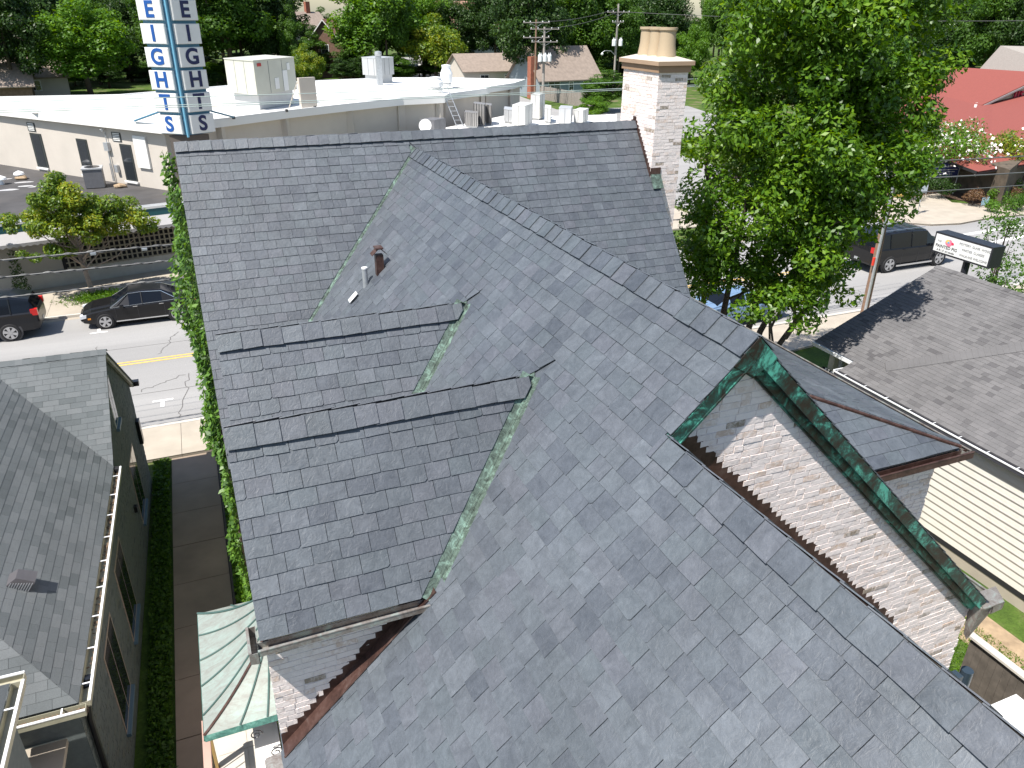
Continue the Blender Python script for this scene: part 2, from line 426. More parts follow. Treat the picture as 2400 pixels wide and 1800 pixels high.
# right wing, lower pitch hip
wc = V3((5.70, 4.37, 6.5)); HX, HY, HZ = 2.06, 1.10, .714      # hip run back from the corner
sW = HZ/HX; LW2 = math.hypot(1, sW)
SL += rows((0, wc.y, wc.z), (1, 0, 0), (0, 1/LW, pW/LW), (0, -pW/LW, 1/LW), 2.2, wc.x, 0, 3.2, .21, .3, .009, lambda u, v: [(1, HX/(HY*LW), wc.x)], chip=.05)
SL += rows((wc.x, 0, wc.z), (0, 1, 0), (-1/LW2, 0, sW/LW2), (sW/LW2, 0, 1/LW2), 4.2, 12.5, 0, 4.2, .21, .3, .009, lambda u, v: [(-1, HY/(HX*LW2), -wc.y)], chip=.05)
# ridge slates
nL, nR = V3((-pB, 0, 1))/LB, V3((pB, 0, 1))/LB
for (x0, z0, y0, y1) in ((0, ZR, YG, YJ-.1), (XE, ZE, -7, YG+.02)):
    SL += caps((x0, 0, z0+.004), (0, 1, 0), V3((-1, 0, -pB))/LB, nL, y0, y1, .272, .235, .011, base=.016)
    SL += caps((x0, 0, z0+.004), (0, 1, 0), V3((1, 0, -pB))/LB, nR, y0, y1, .272, .235, .011, base=.012)
nN, nF = V3((0, -pA, 1))/LA, V3((0, pA, 1))/LA
for (y0, z0, x0, x1, w) in ((YA, ZA, XAL, 5.62, .228), (7.625, 8.642, -4.66, -1.31, .262), (5.06, 8.603, -4.72, -1.35, .272)):
    SL += caps((0, y0, z0+.004), (1, 0, 0), V3((0, -1, -pA))/LA, nN, x0, x1, w, .2 if y0 > 10 else .225, .012, rev=True, hp=None if y0 > 10 else (1, .81, -(ZR-z0)/pB-.02))
    SL += caps((0, y0, z0+.004), (1, 0, 0), V3((0, 1, -pA))/LA, nF, x0, x1, w, .2, .011, base=.026, rev=True, hp=None if y0 > 10 else (1, .81, -(ZR-z0)/pB-.05))
# roof decks under the slates
def deck(name, *q):
    n = (V3(q[1])-V3(q[0])).cross(V3(q[2])-V3(q[0])).normalized()
    if n.z < 0: n = -n
    return hb(MB().prism([V3(p)-n*.012 for p in q], -n*.05), name, SLATE)
yF = YA+3.99
roof = deck('roof', (XAL, 10.595, 4.9), (XAR, 10.595, 4.9), (XAR, 13.66, 8.897), (5.6, 13.66, 8.897), (5.6, YA, ZA), (XAL, YA, ZA))
deck('roof', (XAL, yF, 4.9), (XAR, yF, 4.9), (XAR, YA, ZA), (XAL, YA, ZA))
deck('roof', (0, 2.79, ZR), (0, YJ, ZR), (-4.7, YJ, ZR-pB*4.7), (-4.7, 2.79, ZR-pB*4.7))
deck('roof', (XE, -7, ZE), (XE, 2.785, ZE), (-4.7, 2.785, ZR-pB*4.7), (-4.7, -7, ZR-pB*4.7))
deck('roof', (0, 2.79, ZR), (0, YJ, ZR), (4.87, YJ, ZR-pB*4.87), (4.87, 2.79, ZR-pB*4.87))
deck('roof', (XE, -7, ZE), (XE, 2.9, ZE), (3.14, 2.9, ZE-pB*4.03), (3.14, -7, ZE-pB*4.03))
deck('roof', (-4.72, 3.76, zD0), (-2.9, 3.76, zD0), (-1.2, 5.06, 8.603), (-4.72, 5.06, 8.603))
deck('roof', (-4.72, 6.45, 6.79), (-2.9, 6.45, 6.79), (-1.2, 5.06, 8.603), (-4.72, 5.06, 8.603))
deck('roof', (-4.66, 6.2, 6.79), (-2.9, 6.2, 6.79), (-1.2, 7.625, 8.642), (-4.66, 7.625, 8.642))
deck('roof', (-4.66, 10.5, 4.9), (-4.0, 10.5, 4.9), (-1.2, 7.625, 8.642), (-4.66, 7.625, 8.642))
deck('roof', wc, (0, wc.y, wc.z), (0, wc.y+2.4, wc.z+pW*2.4), wc+V3((-HX*2.18, 2.4, HZ*2.18)))
deck('roof', wc, (wc.x, 13.2, wc.z), (wc.x-4.1, 13.2, wc.z+sW*4.1), wc+V3((-HX*2.18, 2.4, HZ*2.18)))
emit(SL, 'slate', SLATE, roof, house, 300)
# valleys
def valley(p0, p1, na, nb, wa, wb, mat, rib=.013):
    p0, p1 = V3(p0), V3(p1); d = (p1-p0).normalized(); na, nb = V3(na), V3(nb); m = MB()
    for n, w, s in ((na, wa, 1), (nb, wb, -1)):
        q = n.cross(d)*s
        if q.z < 0: q = -q
        mid = (na+nb).normalized()
        m.quad(p0+mid*.007, p1+mid*.007, p1+q*w+n*.003, p0+q*w+n*.003)
    if rib: m.tube([p0+(na+nb).normalized()*.012, p1+(na+nb).normalized()*.012], rib, 6)
    hb(m, 'valley_flashing', mat)
k = pB/pA
valley((0, YJ, ZR), (-4.3, YJ-4.3*k, ZR-4.3*pB), nN, nL, .13, .12, COP_VAL)
valley((0, YJ, ZR), (4.3, YJ-4.3*k, ZR-4.3*pB), nN, nR, .13, .12, COP_VAL)
for (yd, zd), dy in zip(DORM, (1.7, 1.33)):
    xr = -(9.8-zd)/pB
    valley((xr, yd, zd), (xr-dy*pA/pB, yd-dy, zd-dy*pA), nN, nL, .17, .15, COP_VAL, .016)
    valley((xr, yd, zd), (xr-1*pA/pB, yd+1, zd-pA), nF, nL, .13, .12, COP_VAL)
# hip of the right wing: copper drip under overhanging slate edges
h1 = wc+V3((-HX*2, HY*2, HZ*2))
hb(MB().tube([wc+V3((0, 0, .03)), h1+V3((0, 0, .03))], .03, 6), 'hip_flashing', COP_BROWN)
m = MB()
for i in range(26):
    a = wc.lerp(h1, i/26); b = wc.lerp(h1, (i+1.1)/26); o = V3((.015, .02, .05+.004*(i % 3)))
    m.prism([a+o, b+o, b+o+V3((.07, .09, -.01)), a+o+V3((.07, .09, -.01))], (0, 0, .012))
hb(m, 'hip_slate_edge', SLATE, kind='stuff')

# ------------------------------------------------------------------ walls and bricks
BR = []
def wall(pts, d, mat=MORTAR, name='wall'): return hb(MB().prism(pts, d), name, mat)
gw = wall([(XE+.02, 2.91, 5), (XE+.02, 2.91, ZE-.05), (0, 2.91, ZR-.05), (4.72, 2.91, 5.14), (4.72, 2.91, 0), (XE+.02, 2.91, 0)], (0, .3, 0))
def cG(x, z):
    zb = z-.0755/2
    if zb > ZR-pB*abs(x)-.27: 
        if zb > ZR-pB*abs(x): return None
    hp = [(pB if x > 0 else -pB, 1, ZR-.22), (1, 0, 4.74)]
    xs = XE+(ZE+.20-zb)/pB
    if x < 3.3: hp.append((-1, 0, -min(xs, 3.23)))
    return hp
BR += bricks((0, 2.91, 0), (1, 0, 0), (0, -1, 0), -.9, 4.76, 2.0, 9.7, cG)
wall([(-4.66, 3.9, 0), (-4.66, 3.9, 6.9), (-2.95, 3.9, 6.9), (-4.1, 3.9, 5.7), (-4.3, 3.9, 0)], (0, .3, 0))
def cDw(x, z):
    zb = z-.0755/2; xs = (zb-.11-ZR)/pB
    return [(-1, 0, 4.68), (0, 1, 6.86), (1, 0, xs)]
BR += bricks((0, 3.9, 0), (1, 0, 0), (0, -1, 0), -4.7, -2.9, 4.3, 6.9, cDw)
wall([(2.0, 4.55, 0), (5.5, 4.55, 0), (5.5, 4.55, 6.45), (2.0, 4.55, 6.45)], (0, .3, 0))
BR += bricks((0, 4.55, 0), (1, 0, 0), (0, -1, 0), 4.0, 5.5, 2.6, 6.42, lambda x, z: [(1, 0, 5.51)])
wall([(5.5, 4.56, 0), (5.5, 12.6, 0), (5.5, 12.6, 6.45), (5.5, 4.56, 6.45)], (-.3, 0, 0), BRICK)
wall([(-4.62, -7, 0), (-4.62, 18.5, 0), (-4.62, 18.5, 4.85), (-4.62, 14.585, 9.95), (-4.62, 10.7, 4.9), (-4.62, 7.62, 8.5), (-4.62, 6.34, 6.8), (-4.62, 5.06, 8.45), (-4.62, 3.92, 6.9), (-4.62, 3.92, 5.1), (-4.62, -7, 5.1)], (.1, 0, 0), BRICK)
wall([(4.7, 3.22, 0), (4.7, 10.6, 0), (4.7, 10.6, 5.1), (4.7, 3.22, 5.1)], (-.12, 0, 0), BRICK)
wall([(3.0, -7, 0), (3.0, 2.9, 0), (3.0, 2.9, 4.95), (3.0, -7, 4.95)], (-.12, 0, 0), BRICK)
wall([(5.6, 10.7, 0), (5.6, 18.5, 0), (5.6, 18.5, 4.85), (5.6, 14.585, 9.95), (5.6, 10.7, 4.9)], (-.12, 0, 0), BRICK)
wall([(-4.6, 18.5, 0), (5.48, 18.5, 0), (5.48, 18.5, 4.85), (-4.6, 18.5, 4.85)], (0, -.12, 0), BRICK)
# step flashings, laid behind the brick ends
def flash(y, xs0, xs1, zf, up=.2, out=.16):
    m = MB(); a, b = V3((xs0, y-.006, zf(xs0))), V3((xs1, y-.006, zf(xs1))); u = V3((0, 0, up))
    m.prism([a-V3((0, 0, .02)), b-V3((0, 0, .02)), b+u, a+u], (0, .004, 0))
    m.quad(a+V3((0, 0, .045)), b+V3((0, 0, .045)), b+V3((0, -out, .032)), a+V3((0, -out, .032)))
    m.tube([a+V3((0, -out, .038)), b+V3((0, -out, .038))], .012, 6)
    hb(m, 'step_flashing', COP_BROWN)
flash(2.91, XE+.24, 3.2, lambda x: ZE-pB*(x-XE), up=.30)
flash(3.9, -4.68, -2.92, lambda x: ZR+pB*x)
# copper rake boards of the near gable
def rake(p0, p1, n, prof, mat, name='rake_board'):
    p0, p1, n = V3(p0), V3(p1), V3(n); m = MB()
    for d0, d1, y0, y1 in prof:
        m.add([(p.x-n.x*d, y, p.z-n.z*d) for p in (p0, p1) for d in (d0, d1) for y in (y0, y1)], [(0, 1, 3, 2), (4, 6, 7, 5), (0, 4, 5, 1), (2, 3, 7, 6), (0, 2, 6, 4), (1, 5, 7, 3)])
    return hb(m, name, mat)
prof = ((.0, .13, 2.758, 2.93), (.13, .143, 2.748, 2.93), (.143, .225, 2.82, 2.93), (.225, .245, 2.86, 2.93))
rake((0, 0, ZR-.01), (4.8, 0, ZR-pB*4.8-.01), nR, prof, COP_DARK)
hb(MB().prism([(0, 2.77, ZR-.02), (.22, 2.77, ZR-.24), (0, 2.77, ZR-.40), (-.22, 2.77, ZR-.24)], (0, .15, 0)).prism([(0, 2.750, ZR+.03), (.25, 2.750, ZR-.225), (0, 2.750, ZR-.37), (-.25, 2.750, ZR-.225)], (0, .012, 0)), 'apex_plate', COP_DARK)
rake((0, 0, ZR-.01), (XE-.02, 0, ZE-.03), nL, prof, COP_DARK)
# plain rake edges of the other gables
for x, seg in ((XAL+.03, ((10.6, 4.9), (YA, ZA), (yF, 4.9))), (-4.69, ((6.3, 6.95), (5.06, 8.6), (3.80, 6.96))), (-4.63, ((10.4, 5.0), (7.625, 8.64), (6.3, 6.93))), (XAR-.03, ((10.6, 4.9), (13.6, 8.85)))):
    m = MB()
    for (ya, za), (yb, zb) in zip(seg, seg[1:]):
        m.prism([(x, ya, za-.035), (x, yb, zb-.035), (x, yb, zb-.2), (x, ya, za-.2)], (.05 if x < 0 else -.05, 0, 0))
    hb(m, 'rake_board', COP_BROWN)
# gutters: open troughs
def trough(m, p0, p1, out, w=.13, h=.11, t=.006, ends=(1, 1), lip=.018):
    p0, p1, o = V3(p0), V3(p1), V3(out); d = p1-p0; U3 = V3((0, 0, 1))
    m.prism([p0, p0+o*t, p0+o*t-U3*h, p0-U3*h], d); m.prism([p0-U3*h, p0+o*w-U3*h*.85, p0+o*w-U3*(h*.85+t), p0-U3*(h+t)], d)
    m.prism([p0+o*w, p0+o*(w+t), p0+o*(w+t)-U3*h*.86, p0+o*w-U3*h*.86], d); m.prism([p0+o*(w-lip), p0+o*(w+t+.004), p0+o*(w+t+.004)+U3*.012, p0+o*(w-lip)+U3*.012], d)
    dn = d.normalized()
    for q, s, e in ((p0, 1, ends[0]), (p1, -1, ends[1])):
        if e: m.prism([q, q+o*w, q+o*w-U3*h*.85, q-U3*h], dn*s*t)
def gutter(p0, p1, out, mat=ZINC, parent=None, name='gutter', **k):
    m = MB(); trough(m, p0, p1, out, **k); return m.build(name, mat, parent or P)
zg = zD0-.03
gutter((-4.75, 3.80, zg-.02), (-2.72, 3.80, zg-.02), (0, -1, 0), w=.13, h=.07)
gutter((-4.745, 3.66, zg-.02), (-4.745, 4.05, zg-.02), (-1, 0, 0), w=.085, h=.14)
zl = ZR-pB*4.7-.03
gutter((-4.74, -7, zl), (-4.74, 3.84, zl), (-1, 0, 0), w=.14, h=.13)
hb(MB().prism([(-4.88, 3.86, zl+.01), (-4.62, 3.86, zl+.06), (-4.62, 3.66, zl+.06), (-4.88, 3.6, zl+.01)], (0, 0, -.10)), 'gutter_corner', ZINC)
gutter((3.16, -7, 4.97), (3.16, 2.9, 4.97), (1, 0, 0), mat=ZINC, w=.15, h=.12)
gutter((4.9, 2.70, 5.0), (4.9, 4.5, 5.0), (1, 0, 0), w=.22, h=.13)
hb(MB().prism([(4.70, 2.70, 5.02), (5.12, 2.70, 5.02), (5.30, 2.98, 5.02), (4.90, 2.98, 5.02)], (0, 0, -.025)), 'gutter_corner', ZINC)
hb(MB().add([(4.70, 2.72, 5.0), (5.02, 2.72, 5.0), (4.74, 2.95, 5.0), (4.74, 2.80, 4.35), (4.80, 2.90, 4.35)], [(0, 1, 3), (1, 2, 4, 3), (0, 3, 4, 2), (0, 2, 1)]), 'gutter_corbel', ZINC)
gutter((2.3, wc.y-.02, wc.z-.03), (wc.x+.15, wc.y-.02, wc.z-.03), (0, -1, 0), mat=COP_BROWN, w=.12, h=.12)
gutter((wc.x+.02, wc.y-.1, wc.z-.03), (wc.x+.02, 12.6, wc.z-.03), (1, 0, 0), mat=ZINC, w=.12, h=.12)
hb(MB().box(3.9, wc.x-.05, 4.40, 4.56, wc.z-.24, wc.z-.10), 'cornice', ZINC)
# plumbing vents in the far valley slope
def onB(x, y): return V3((x, y, ZR+pB*x))
q = onB(-1.95, 11.16)
vt = MB(); vt.tube([q+V3((0, 0, -.1)), q+V3((0, 0, .36))], .05, 14)
vp = hb(vt, 'vent_pipe', GALV); smooth(vp)
MB().tube([q+V3((0, 0, .345)), q+V3((0, 0, .37))], .056, 14).build('collar', WHITE_METAL, vp)
pl = V3((-1, 0, -pB))/LB
a = q+V3((-.16, -.1, -.11)); hb(MB().prism([a+nL*.03, a+V3((0, .16, 0))+nL*.03, a+V3((0, .16, 0))+pl*.22+nL*.03, a+pl*.22+nL*.03], nL*.006), 'flashing_patch', WHITE_METAL)
q = onB(-1.68, 11.1)
fl = MB(); fl.box(q.x-.07, q.x+.07, q.y-.07, q.y+.07, q.z-.15, q.z+.34); flue = hb(fl, 'flue', COP_BROWN)
m = MB()
for s in (-1, 1):
    m.prism([(q.x, q.y-.09, q.z+.47), (q.x+s*.14, q.y-.09, q.z+.34), (q.x+s*.14, q.y+.09, q.z+.34), (q.x, q.y+.09, q.z+.47)], (0, 0, .01))
m.box(q.x-.07, q.x+.07, q.y-.11, q.y+.11, q.z+.455, q.z+.48)
m.build('flue_hood', COP_BROWN, flue)

# ------------------------------------------------------------------ chimney
CX0, CX1, CY0, CY1, CZ = 5.62, 6.40, 13.68, 15.28, 11.28
ch = hb(MB().box(CX0, CX1, CY0, CY1, 0, CZ), 'chimney', MORTAR)
BR += bricks((0, CY0, 0), (1, 0, 0), (0, -1, 0), CX0-.01, CX1+.01, 5.5, CZ, lambda x, z: [(-1, 0, -CX0), (1, 0, CX1)])
def cCh(u, z):
    y = -u; zb = z-.04; za = ZA-pA*abs(YA-y)
    if zb < za-.02: return None
    hp = [(-1, 0, CY1), (1, 0, -CY0)]
    if y < YA:
        ys = YA-(ZA+.16-zb)/pA
        if ys < YA: hp.append((1, 0, -CY0) if zb > za+.14 else (-1, 0, 99))
        if zb < za+.12: return None
    return hp
BR += bricks((CX0, 0, 0), (0, -1, 0), (-1, 0, 0), -CY1-.01, -CY0+.01, 8.6, CZ, cCh)
MB().box(CX0-.045, CX1+.045, CY0-.045, CY1+.045, CZ, CZ+.15).build('chimney_band', plain('tan_stone', (.30, .19, .115), .8, var=.06), ch)
cm = MB(); cm.box(CX0-.1, CX1+.1, CY0-.1, CY1+.1, CZ+.15, CZ+.24)
cm.build('chimney_cap', plain('tan_stone_cap', (.34, .235, .155), .8, var=.06), ch)
cm = MB(); a, b, c, d = CX0-.1, CX1+.1, CY0-.1, CY1+.1
cm.add([(a, c, CZ+.24), (b, c, CZ+.24), (b, d, CZ+.24), (a, d, CZ+.24), (a+.3, c+.3, CZ+.33), (b-.3, c+.3, CZ+.33), (b-.3, d-.3, CZ+.33), (a+.3, d-.3, CZ+.33)], [(4, 5, 6, 7), (0, 1, 5, 4), (1, 2, 6, 5), (2, 3, 7, 6), (3, 0, 4, 7)])
cm.build('chimney_wash', plain('wash_mortar', (.44, .40, .34), .85, var=.05), ch)
POT = plain('buff_clay', (.40, .31, .205), .8, var=.05, scale=2)
for y in (14.06, 14.48, 14.90):
    q = MB(); q.lathe([(.235, 0), (.225, .08), (.19, .3), (.185, .56), (.215, .59), (.215, .64), (.175, .64), (.16, .5)], (6.01, y, CZ+.29), 28)
    smooth(q.build('chimney_pot', POT, ch))
m = MB()
for i in range(14):
    y0, y1 = YA-.068*i, YA-.068*(i+1); z = ZA-pA*(YA-y0)
    m.box(CX0-.02, CX0-.012, max(y1, CY0), y0, z-.2, z+.14)
    if i < 4: m.box(CX0-.02, CX0-.012, YA+.068*i, YA+.068*(i+1), z-.2, z+.14)
m.build('step_flashing', COP_BROWN, ch)
m = MB(); m.prism([(5.6, 13.66, 9.0), (5.88, 13.66, 9.0), (5.88, 13.46, 8.70), (5.6, 13.46, 8.70)], (0, -.02, .012)); m.build('apron_flashing', COP_VAL, ch)
MB().prism([(5.6, 13.66, 8.98), (5.6, 13.66, 9.16), (5.88, 13.66, 9.16), (5.88, 13.66, 8.98)], (0, -.01, 0)).build('back_flashing', COP_BROWN, ch)
emit(BR, 'brick', BRICK, gw, house, 300)
# ================================================================== helpers that place distant things on the ground
def ray(x, y): return FW + RT*((x-1200)/FPX) - UP*((y-900)/FPX)
def at(x, y, z=0.0):
    d = ray(x, y); return CAM + d*((z-CAM.z)/d.z)
def ppm(p): return FPX/((V3(p)-CAM).dot(FW))        # photo pixels per metre at p
def sheet(name, pts, z, mat, th=None, kind='structure'):
    m = MB(); p = [V3((a[0], a[1], z)) for a in pts]
    if th: m.prism([q-V3((0, 0, th)) for q in p], (0, 0, th))
    else: m.quad(*p)
    return m.build(name, mat, kind=kind)
# ------------------------------------------------------------------ ground, road, pavements
g = MB(); N = 40
for i in range(N):
    for j in range(N):
        x0, y0 = -500+i*35, -150+j*35; g.quad((x0, y0, 0), (x0+35, y0, 0), (x0+35, y0+35, 0), (x0, y0+35, 0))
g.build('ground', GRASS, kind='structure')
sheet('road', [(-160, 22.75), (260, 22.75), (260, 34.45), (-160, 34.45)], .006, ASPH)
sheet('road', [(27, 34.45), (38.6, 34.45), (40, 60), (62, 240), (48, 240), (28, 60)], .006, ASPH)
sheet('parking_lot', [(-60, 44), (-16, 48), (-6, 62), (26, 66), (60, 76), (66, 100), (20, 104), (-60, 96)], .004, ASPH)
YEL = plain('road_yellow', (.62, .40, .10), .8, var=.15, scale=6); WHT = plain('road_white', (.72, .71, .68), .8, var=.1, scale=6)
def mark(p, mat, z=.012, name='road_marking'): return sheet(name, p, z, mat)
for y in (28.26, 28.50): mark([(-160, y), (27, y), (27, y+.11), (-160, y+.11)], YEL, name='centre_line')
for x0, y0, y1 in ((-7.2, 24.5, 24.02), (-9.75, 32.3, 32.78), (-13.6, 24.5, 24.02), (-.8, 24.5, 24.02)):
    mark([(x0, y0), (x0+.68, y0), (x0+.68, y0+.11), (x0, y0+.11)], WHT)
    s = min(y0, y1+.0); mark([(x0+.27, s), (x0+.40, s), (x0+.40, s+.52), (x0+.27, s+.52)], WHT, .016)
for a in (((39.6, 30.6), (46.5, 31.0), (46.5, 31.35), (39.6, 30.95)), ((39.4, 28.6), (45, 29.2), (45, 29.55), (39.4, 28.95)), ((41.5, 26.3), (48, 26.6), (48, 26.95), (41.5, 26.65)), ((37.2, 35.6), (40.2, 34.6), (40.3, 34.9), (37.3, 35.9))):
    mark(a, WHT)
CR = plain('crack_filler', (.12, .115, .11), .9)
def crack(pts, w=.015):
    m = MB()
    for a, b in zip(pts, pts[1:]):
        a, b = V3((*a, .011)), V3((*b, .011)); n = V3((-(b-a).y, (b-a).x, 0)).normalized()*w; m.quad(a-n, b-n, b+n, a+n)
    m.build('road_crack', CR, kind='structure')
rr = random.Random(3)
for x0, y0, x1, y1 in ((-5.9, 26.6, -6.4, 22.9), (-9.4, 30.6, -9.2, 28.9), (-6.3, 31.3, -7.0, 29.0), (-7.6, 25.6, -6.1, 26.6), (-12, 29, -11.4, 26)):
    n = 14; crack([(x0+(x1-x0)*i/n+rr.uniform(-.1, .1), y0+(y1-y0)*i/n+rr.uniform(-.1, .1)) for i in range(n+1)])
for y in (23.05, 25.35, 30.1): crack([(-60+i*2.5, y+rr.uniform(-.015, .015)) for i in range(36)], .012)
# kerbs (real steps) and pavements
def kerb(pts, w=.16, h=.12, mat=CONC2):
    m = MB()
    for a, b in zip(pts, pts[1:]):
        a, b = V3((*a, 0)), V3((*b, 0)); n = V3((-(b-a).y, (b-a).x, 0)).normalized()*w
        m.prism([a, b, b+n, a+n], (0, 0, h))
    return m.build('kerb', mat, kind='structure')
sheet('gutter_pan', [(-160, 22.5), (260, 22.5), (260, 22.75), (-160, 22.75)], .008, CONC2)
sheet('gutter_pan', [(-160, 34.45), (27, 34.45), (27, 34.75), (-160, 34.75)], .008, CONC)
kerb([(24, 22.34), (-160, 22.34)][::-1]); kerb([(-160, 34.76), (26.6, 34.76)])
kerb([(24.2, 22.34), (260, 22.34)])
def slabs(x0, x1, y0, y1, step, mat, z=.12, ny=1, name='paving_slab', only=None):
    me = None; n = int(round((x1-x0)/step)); base = sheet('pavement', [(x0, y0), (x1, y0), (x1, y1), (x0, y1)], z-.012, DARK)
    for i in range(n):
        for j in range(ny):
            a = x0+i*step; c = y0+(y1-y0)*j/ny; d = y0+(y1-y0)*(j+1)/ny
            MB().box(a+.006, a+step-.006, c+.006, d-.006, z-.1, z+rr.uniform(-.002, .002)).build(name, mat, base)
slabs(-17, 6, 20.2, 22.33, 1.53, CONC)
sheet('pavement', [(-160, 20.2), (-17, 20.2), (-17, 22.33), (-160, 22.33)], .12, CONC, .1)
sheet('pavement', [(6, 18.6), (24, 20.6), (60, 20.6), (60, 22.3), (6, 22.3)], .10, CONC, .09)
slabs(-23, 17.5, 34.93, 38.2, 1.62, CONC, ny=2)
sheet('pavement', [(-60, 34.93), (-23, 34.93), (-23, 40), (-60, 40)], .12, CONC, .1)
sheet('pavement', [(-23, 38.2), (26.6, 38.2), (26.6, 48), (-23, 40.2)], .12, CONC, .1)
cpts = [at(*p)[:2] for p in ((1985, 490), (2000, 505), (2055, 513), (2120, 525), (2180, 530), (2250, 527), (2330, 512), (2480, 500))]
kerb([tuple(p) for p in cpts], mat=CONC)
sheet('pavement', [tuple(p) for p in cpts]+[tuple(at(2480, 470)[:2]), tuple(at(2330, 485)[:2]), tuple(at(2230, 478)[:2]), tuple(at(2200, 455)[:2]), tuple(at(2120, 470)[:2]), tuple(at(2060, 462)[:2]), tuple(at(2000, 440)[:2])], .115, CONC, .1)
sheet('mulch_bed', [tuple(at(*p)[:2]) for p in ((2110, 476), (2200, 462), (2260, 472), (2290, 486), (2345, 500), (2480, 495), (2480, 420), (2120, 440))], .05, plain('mulch', (.09, .055, .035), .95, var=.3, scale=9), kind='structure')
kerb([tuple(at(2080, 463)[:2]), tuple(at(2118, 460)[:2])], .2, .14, YEL)
# garden walk between the two houses
sheet('walkway', [(-6.62, -8), (-5.32, -8), (-5.28, 20.18), (-6.55, 20.18)], .03, DARK)
wk = bpy.data.objects['walkway']
for i in range(18):
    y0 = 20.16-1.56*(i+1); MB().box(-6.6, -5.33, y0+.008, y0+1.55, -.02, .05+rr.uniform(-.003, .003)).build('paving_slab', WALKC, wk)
for i in range(3):
    kx = -5.31; MB().box(kx, kx+.05, -7+i*9, 2+i*9-.02, 0, .09).build('edging', plain('edging', (.07, .06, .05), .8), kind='structure')
# lawn and worn earth beside the right neighbour
sheet('lawn_path', [(8.3, 14.8), (11.4, 16.2), (11.2, 17.5), (7.6, 16.4)], .02, CONC)
sheet('earth_strip', [(9.6, -6), (10.8, -6), (10.8, 9), (9.6, 9)], .012, plain('bare_earth', (.30, .22, .14), .95, var=.25, scale=4, grime=.2))

# ================================================================== left neighbour
LHs = []
lh = thing('shingled_house', 'grey shingled one-storey house with blue-green painted brick side wall left of the walkway', 'house', (-9, 14, 0))
def lb(m, n, mat, **k): return m.build(n, mat, lh, **k)
p = .70; Lp = math.hypot(1, p); ex, ez = -7.14, 3.75; fy = 19.3; ry = 16.05; rz = 5.45; fz = rz-p*(fy-ry)
def cF(u, v):                                     # slope facing the camera, cut by the 45 degree valley
    return [(1, 0, ex), (1, 1/Lp, 99), (-1, -1/Lp, 99)]
vy = ry-(rz-ez)/p                                        # valley foot
# front gable roof, near slope (rows along x)
SH = rows((0, vy, ez-.0), (1, 0, 0), (0, 1/Lp, p/Lp), (0, -p/Lp, 1/Lp), -22, ex, 0, (ry-vy)*Lp, .14, .31, .005, lambda u, v: [(1, 0, ex), (-1, -1/Lp, -(ex)+.0) if False else (-1, -1/Lp, -ex+.03)], wj=.03, chip=0, lift=.001, jit=.001, gap=.002)
# slope facing right (rows along y), from the gutter up, with a hip at the near end
hy = 7.0
SH += rows((ex, 0, ez), (0, 1, 0), (-1/Lp, 0, p/Lp), (p/Lp, 0, 1/Lp), hy, 20, 0, 5.2, .14, .31, .005, lambda u, v: [(1, -1/Lp, vy-.03), (-1, 1/Lp, -hy)], wj=.03, chip=0, lift=.001, jit=.001, gap=.002)
SH += rows((0, hy, ez), (1, 0, 0), (0, 1/Lp, p/Lp), (0, -p/Lp, 1/Lp), -14, ex, 0, 5.2, .14, .31, .005, lambda u, v: [(1, 1/Lp, ex)], wj=.03, chip=0, lift=.001, jit=.001, gap=.002)
def ldeck(*q):
    n = (V3(q[1])-V3(q[0])).cross(V3(q[2])-V3(q[0])).normalized(); n = n if n.z > 0 else -n
    return lb(MB().prism([V3(a)-n*.008 for a in q], -n*.05), 'roof', SH_L)
lroof = ldeck((-22, vy, ez), (ex, vy, ez), (ex, ry, rz), (-22, ry, rz))
ldeck((-22, fy, fz), (ex, fy, fz), (ex, ry, rz), (-22, ry, rz))
ldeck((ex, hy, ez), (ex, vy+.2, ez), (ex-3.7, vy+3.7, ez+p*3.7), (ex-3.7, hy+3.7, ez+p*3.7))
ldeck((-14, hy, ez), (ex, hy, ez), (ex-3.7, hy+3.7, ez+p*3.7), (-14, hy+3.7, ez+p*3.7))
SH += caps((0, ry, rz), (1, 0, 0), V3((0, -1, -p))/Lp, V3((0, -p, 1))/Lp, -22, ex, .15, .14, .004, base=.012)
SH += caps((0, ry, rz), (1, 0, 0), V3((0, 1, -p))/Lp, V3((0, p, 1))/Lp, -22, ex, .15, .14, .004, base=.012)
emit(SH, 'shingle', SH_L, lroof, lh, 300)
BW = m_brick('painted_brick', (.115, .135, .13), (.06, .075, .08), (.12, .125, .10))
BWm = plain('painted_mortar', (.115, .135, .135), .9, var=.1, scale=12, bump=.3)
lw = lb(MB().prism([(ex-.1, hy+.2, 0), (ex-.1, fy-.25, 0), (ex-.1, fy-.25, fz+.1), (ex-.1, ry, rz-.1), (ex-.1, vy, ez-.05), (ex-.1, hy+.2, ez-.05)], (-.2, 0, 0)), 'wall', BWm)
lb(MB().box(-22, ex-.3, hy+.2, hy+.4, 0, ez-.02), 'wall', BWm); lb(MB().box(-22, ex-.3, fy-.45, fy-.25, 0, fz-.02), 'wall', BWm)
WIN = ((15.6, 16.1, 3.7, 4.75, 1), (16.0, 17.1, .7, 2.35, 0), (11.6, 12.7, .75, 2.5, 0), (9.2, 10.3, .75, 2.5, 0))
def cLW(u, z):
    y = u
    for a, b, c, d, _ in WIN:
        if a-.08 < y < b+.08 and c-.05 < z < d+.05: return None
    hp = [(-1, 0, -(hy+.2)), (1, 0, fy-.25), (0, 1, ez-.06 if y < vy else 99)]
    if y >= vy-.2: hp += [(p, 1, rz-.1+p*ry), (-p, 1, rz-.1-p*ry)]
    return hp
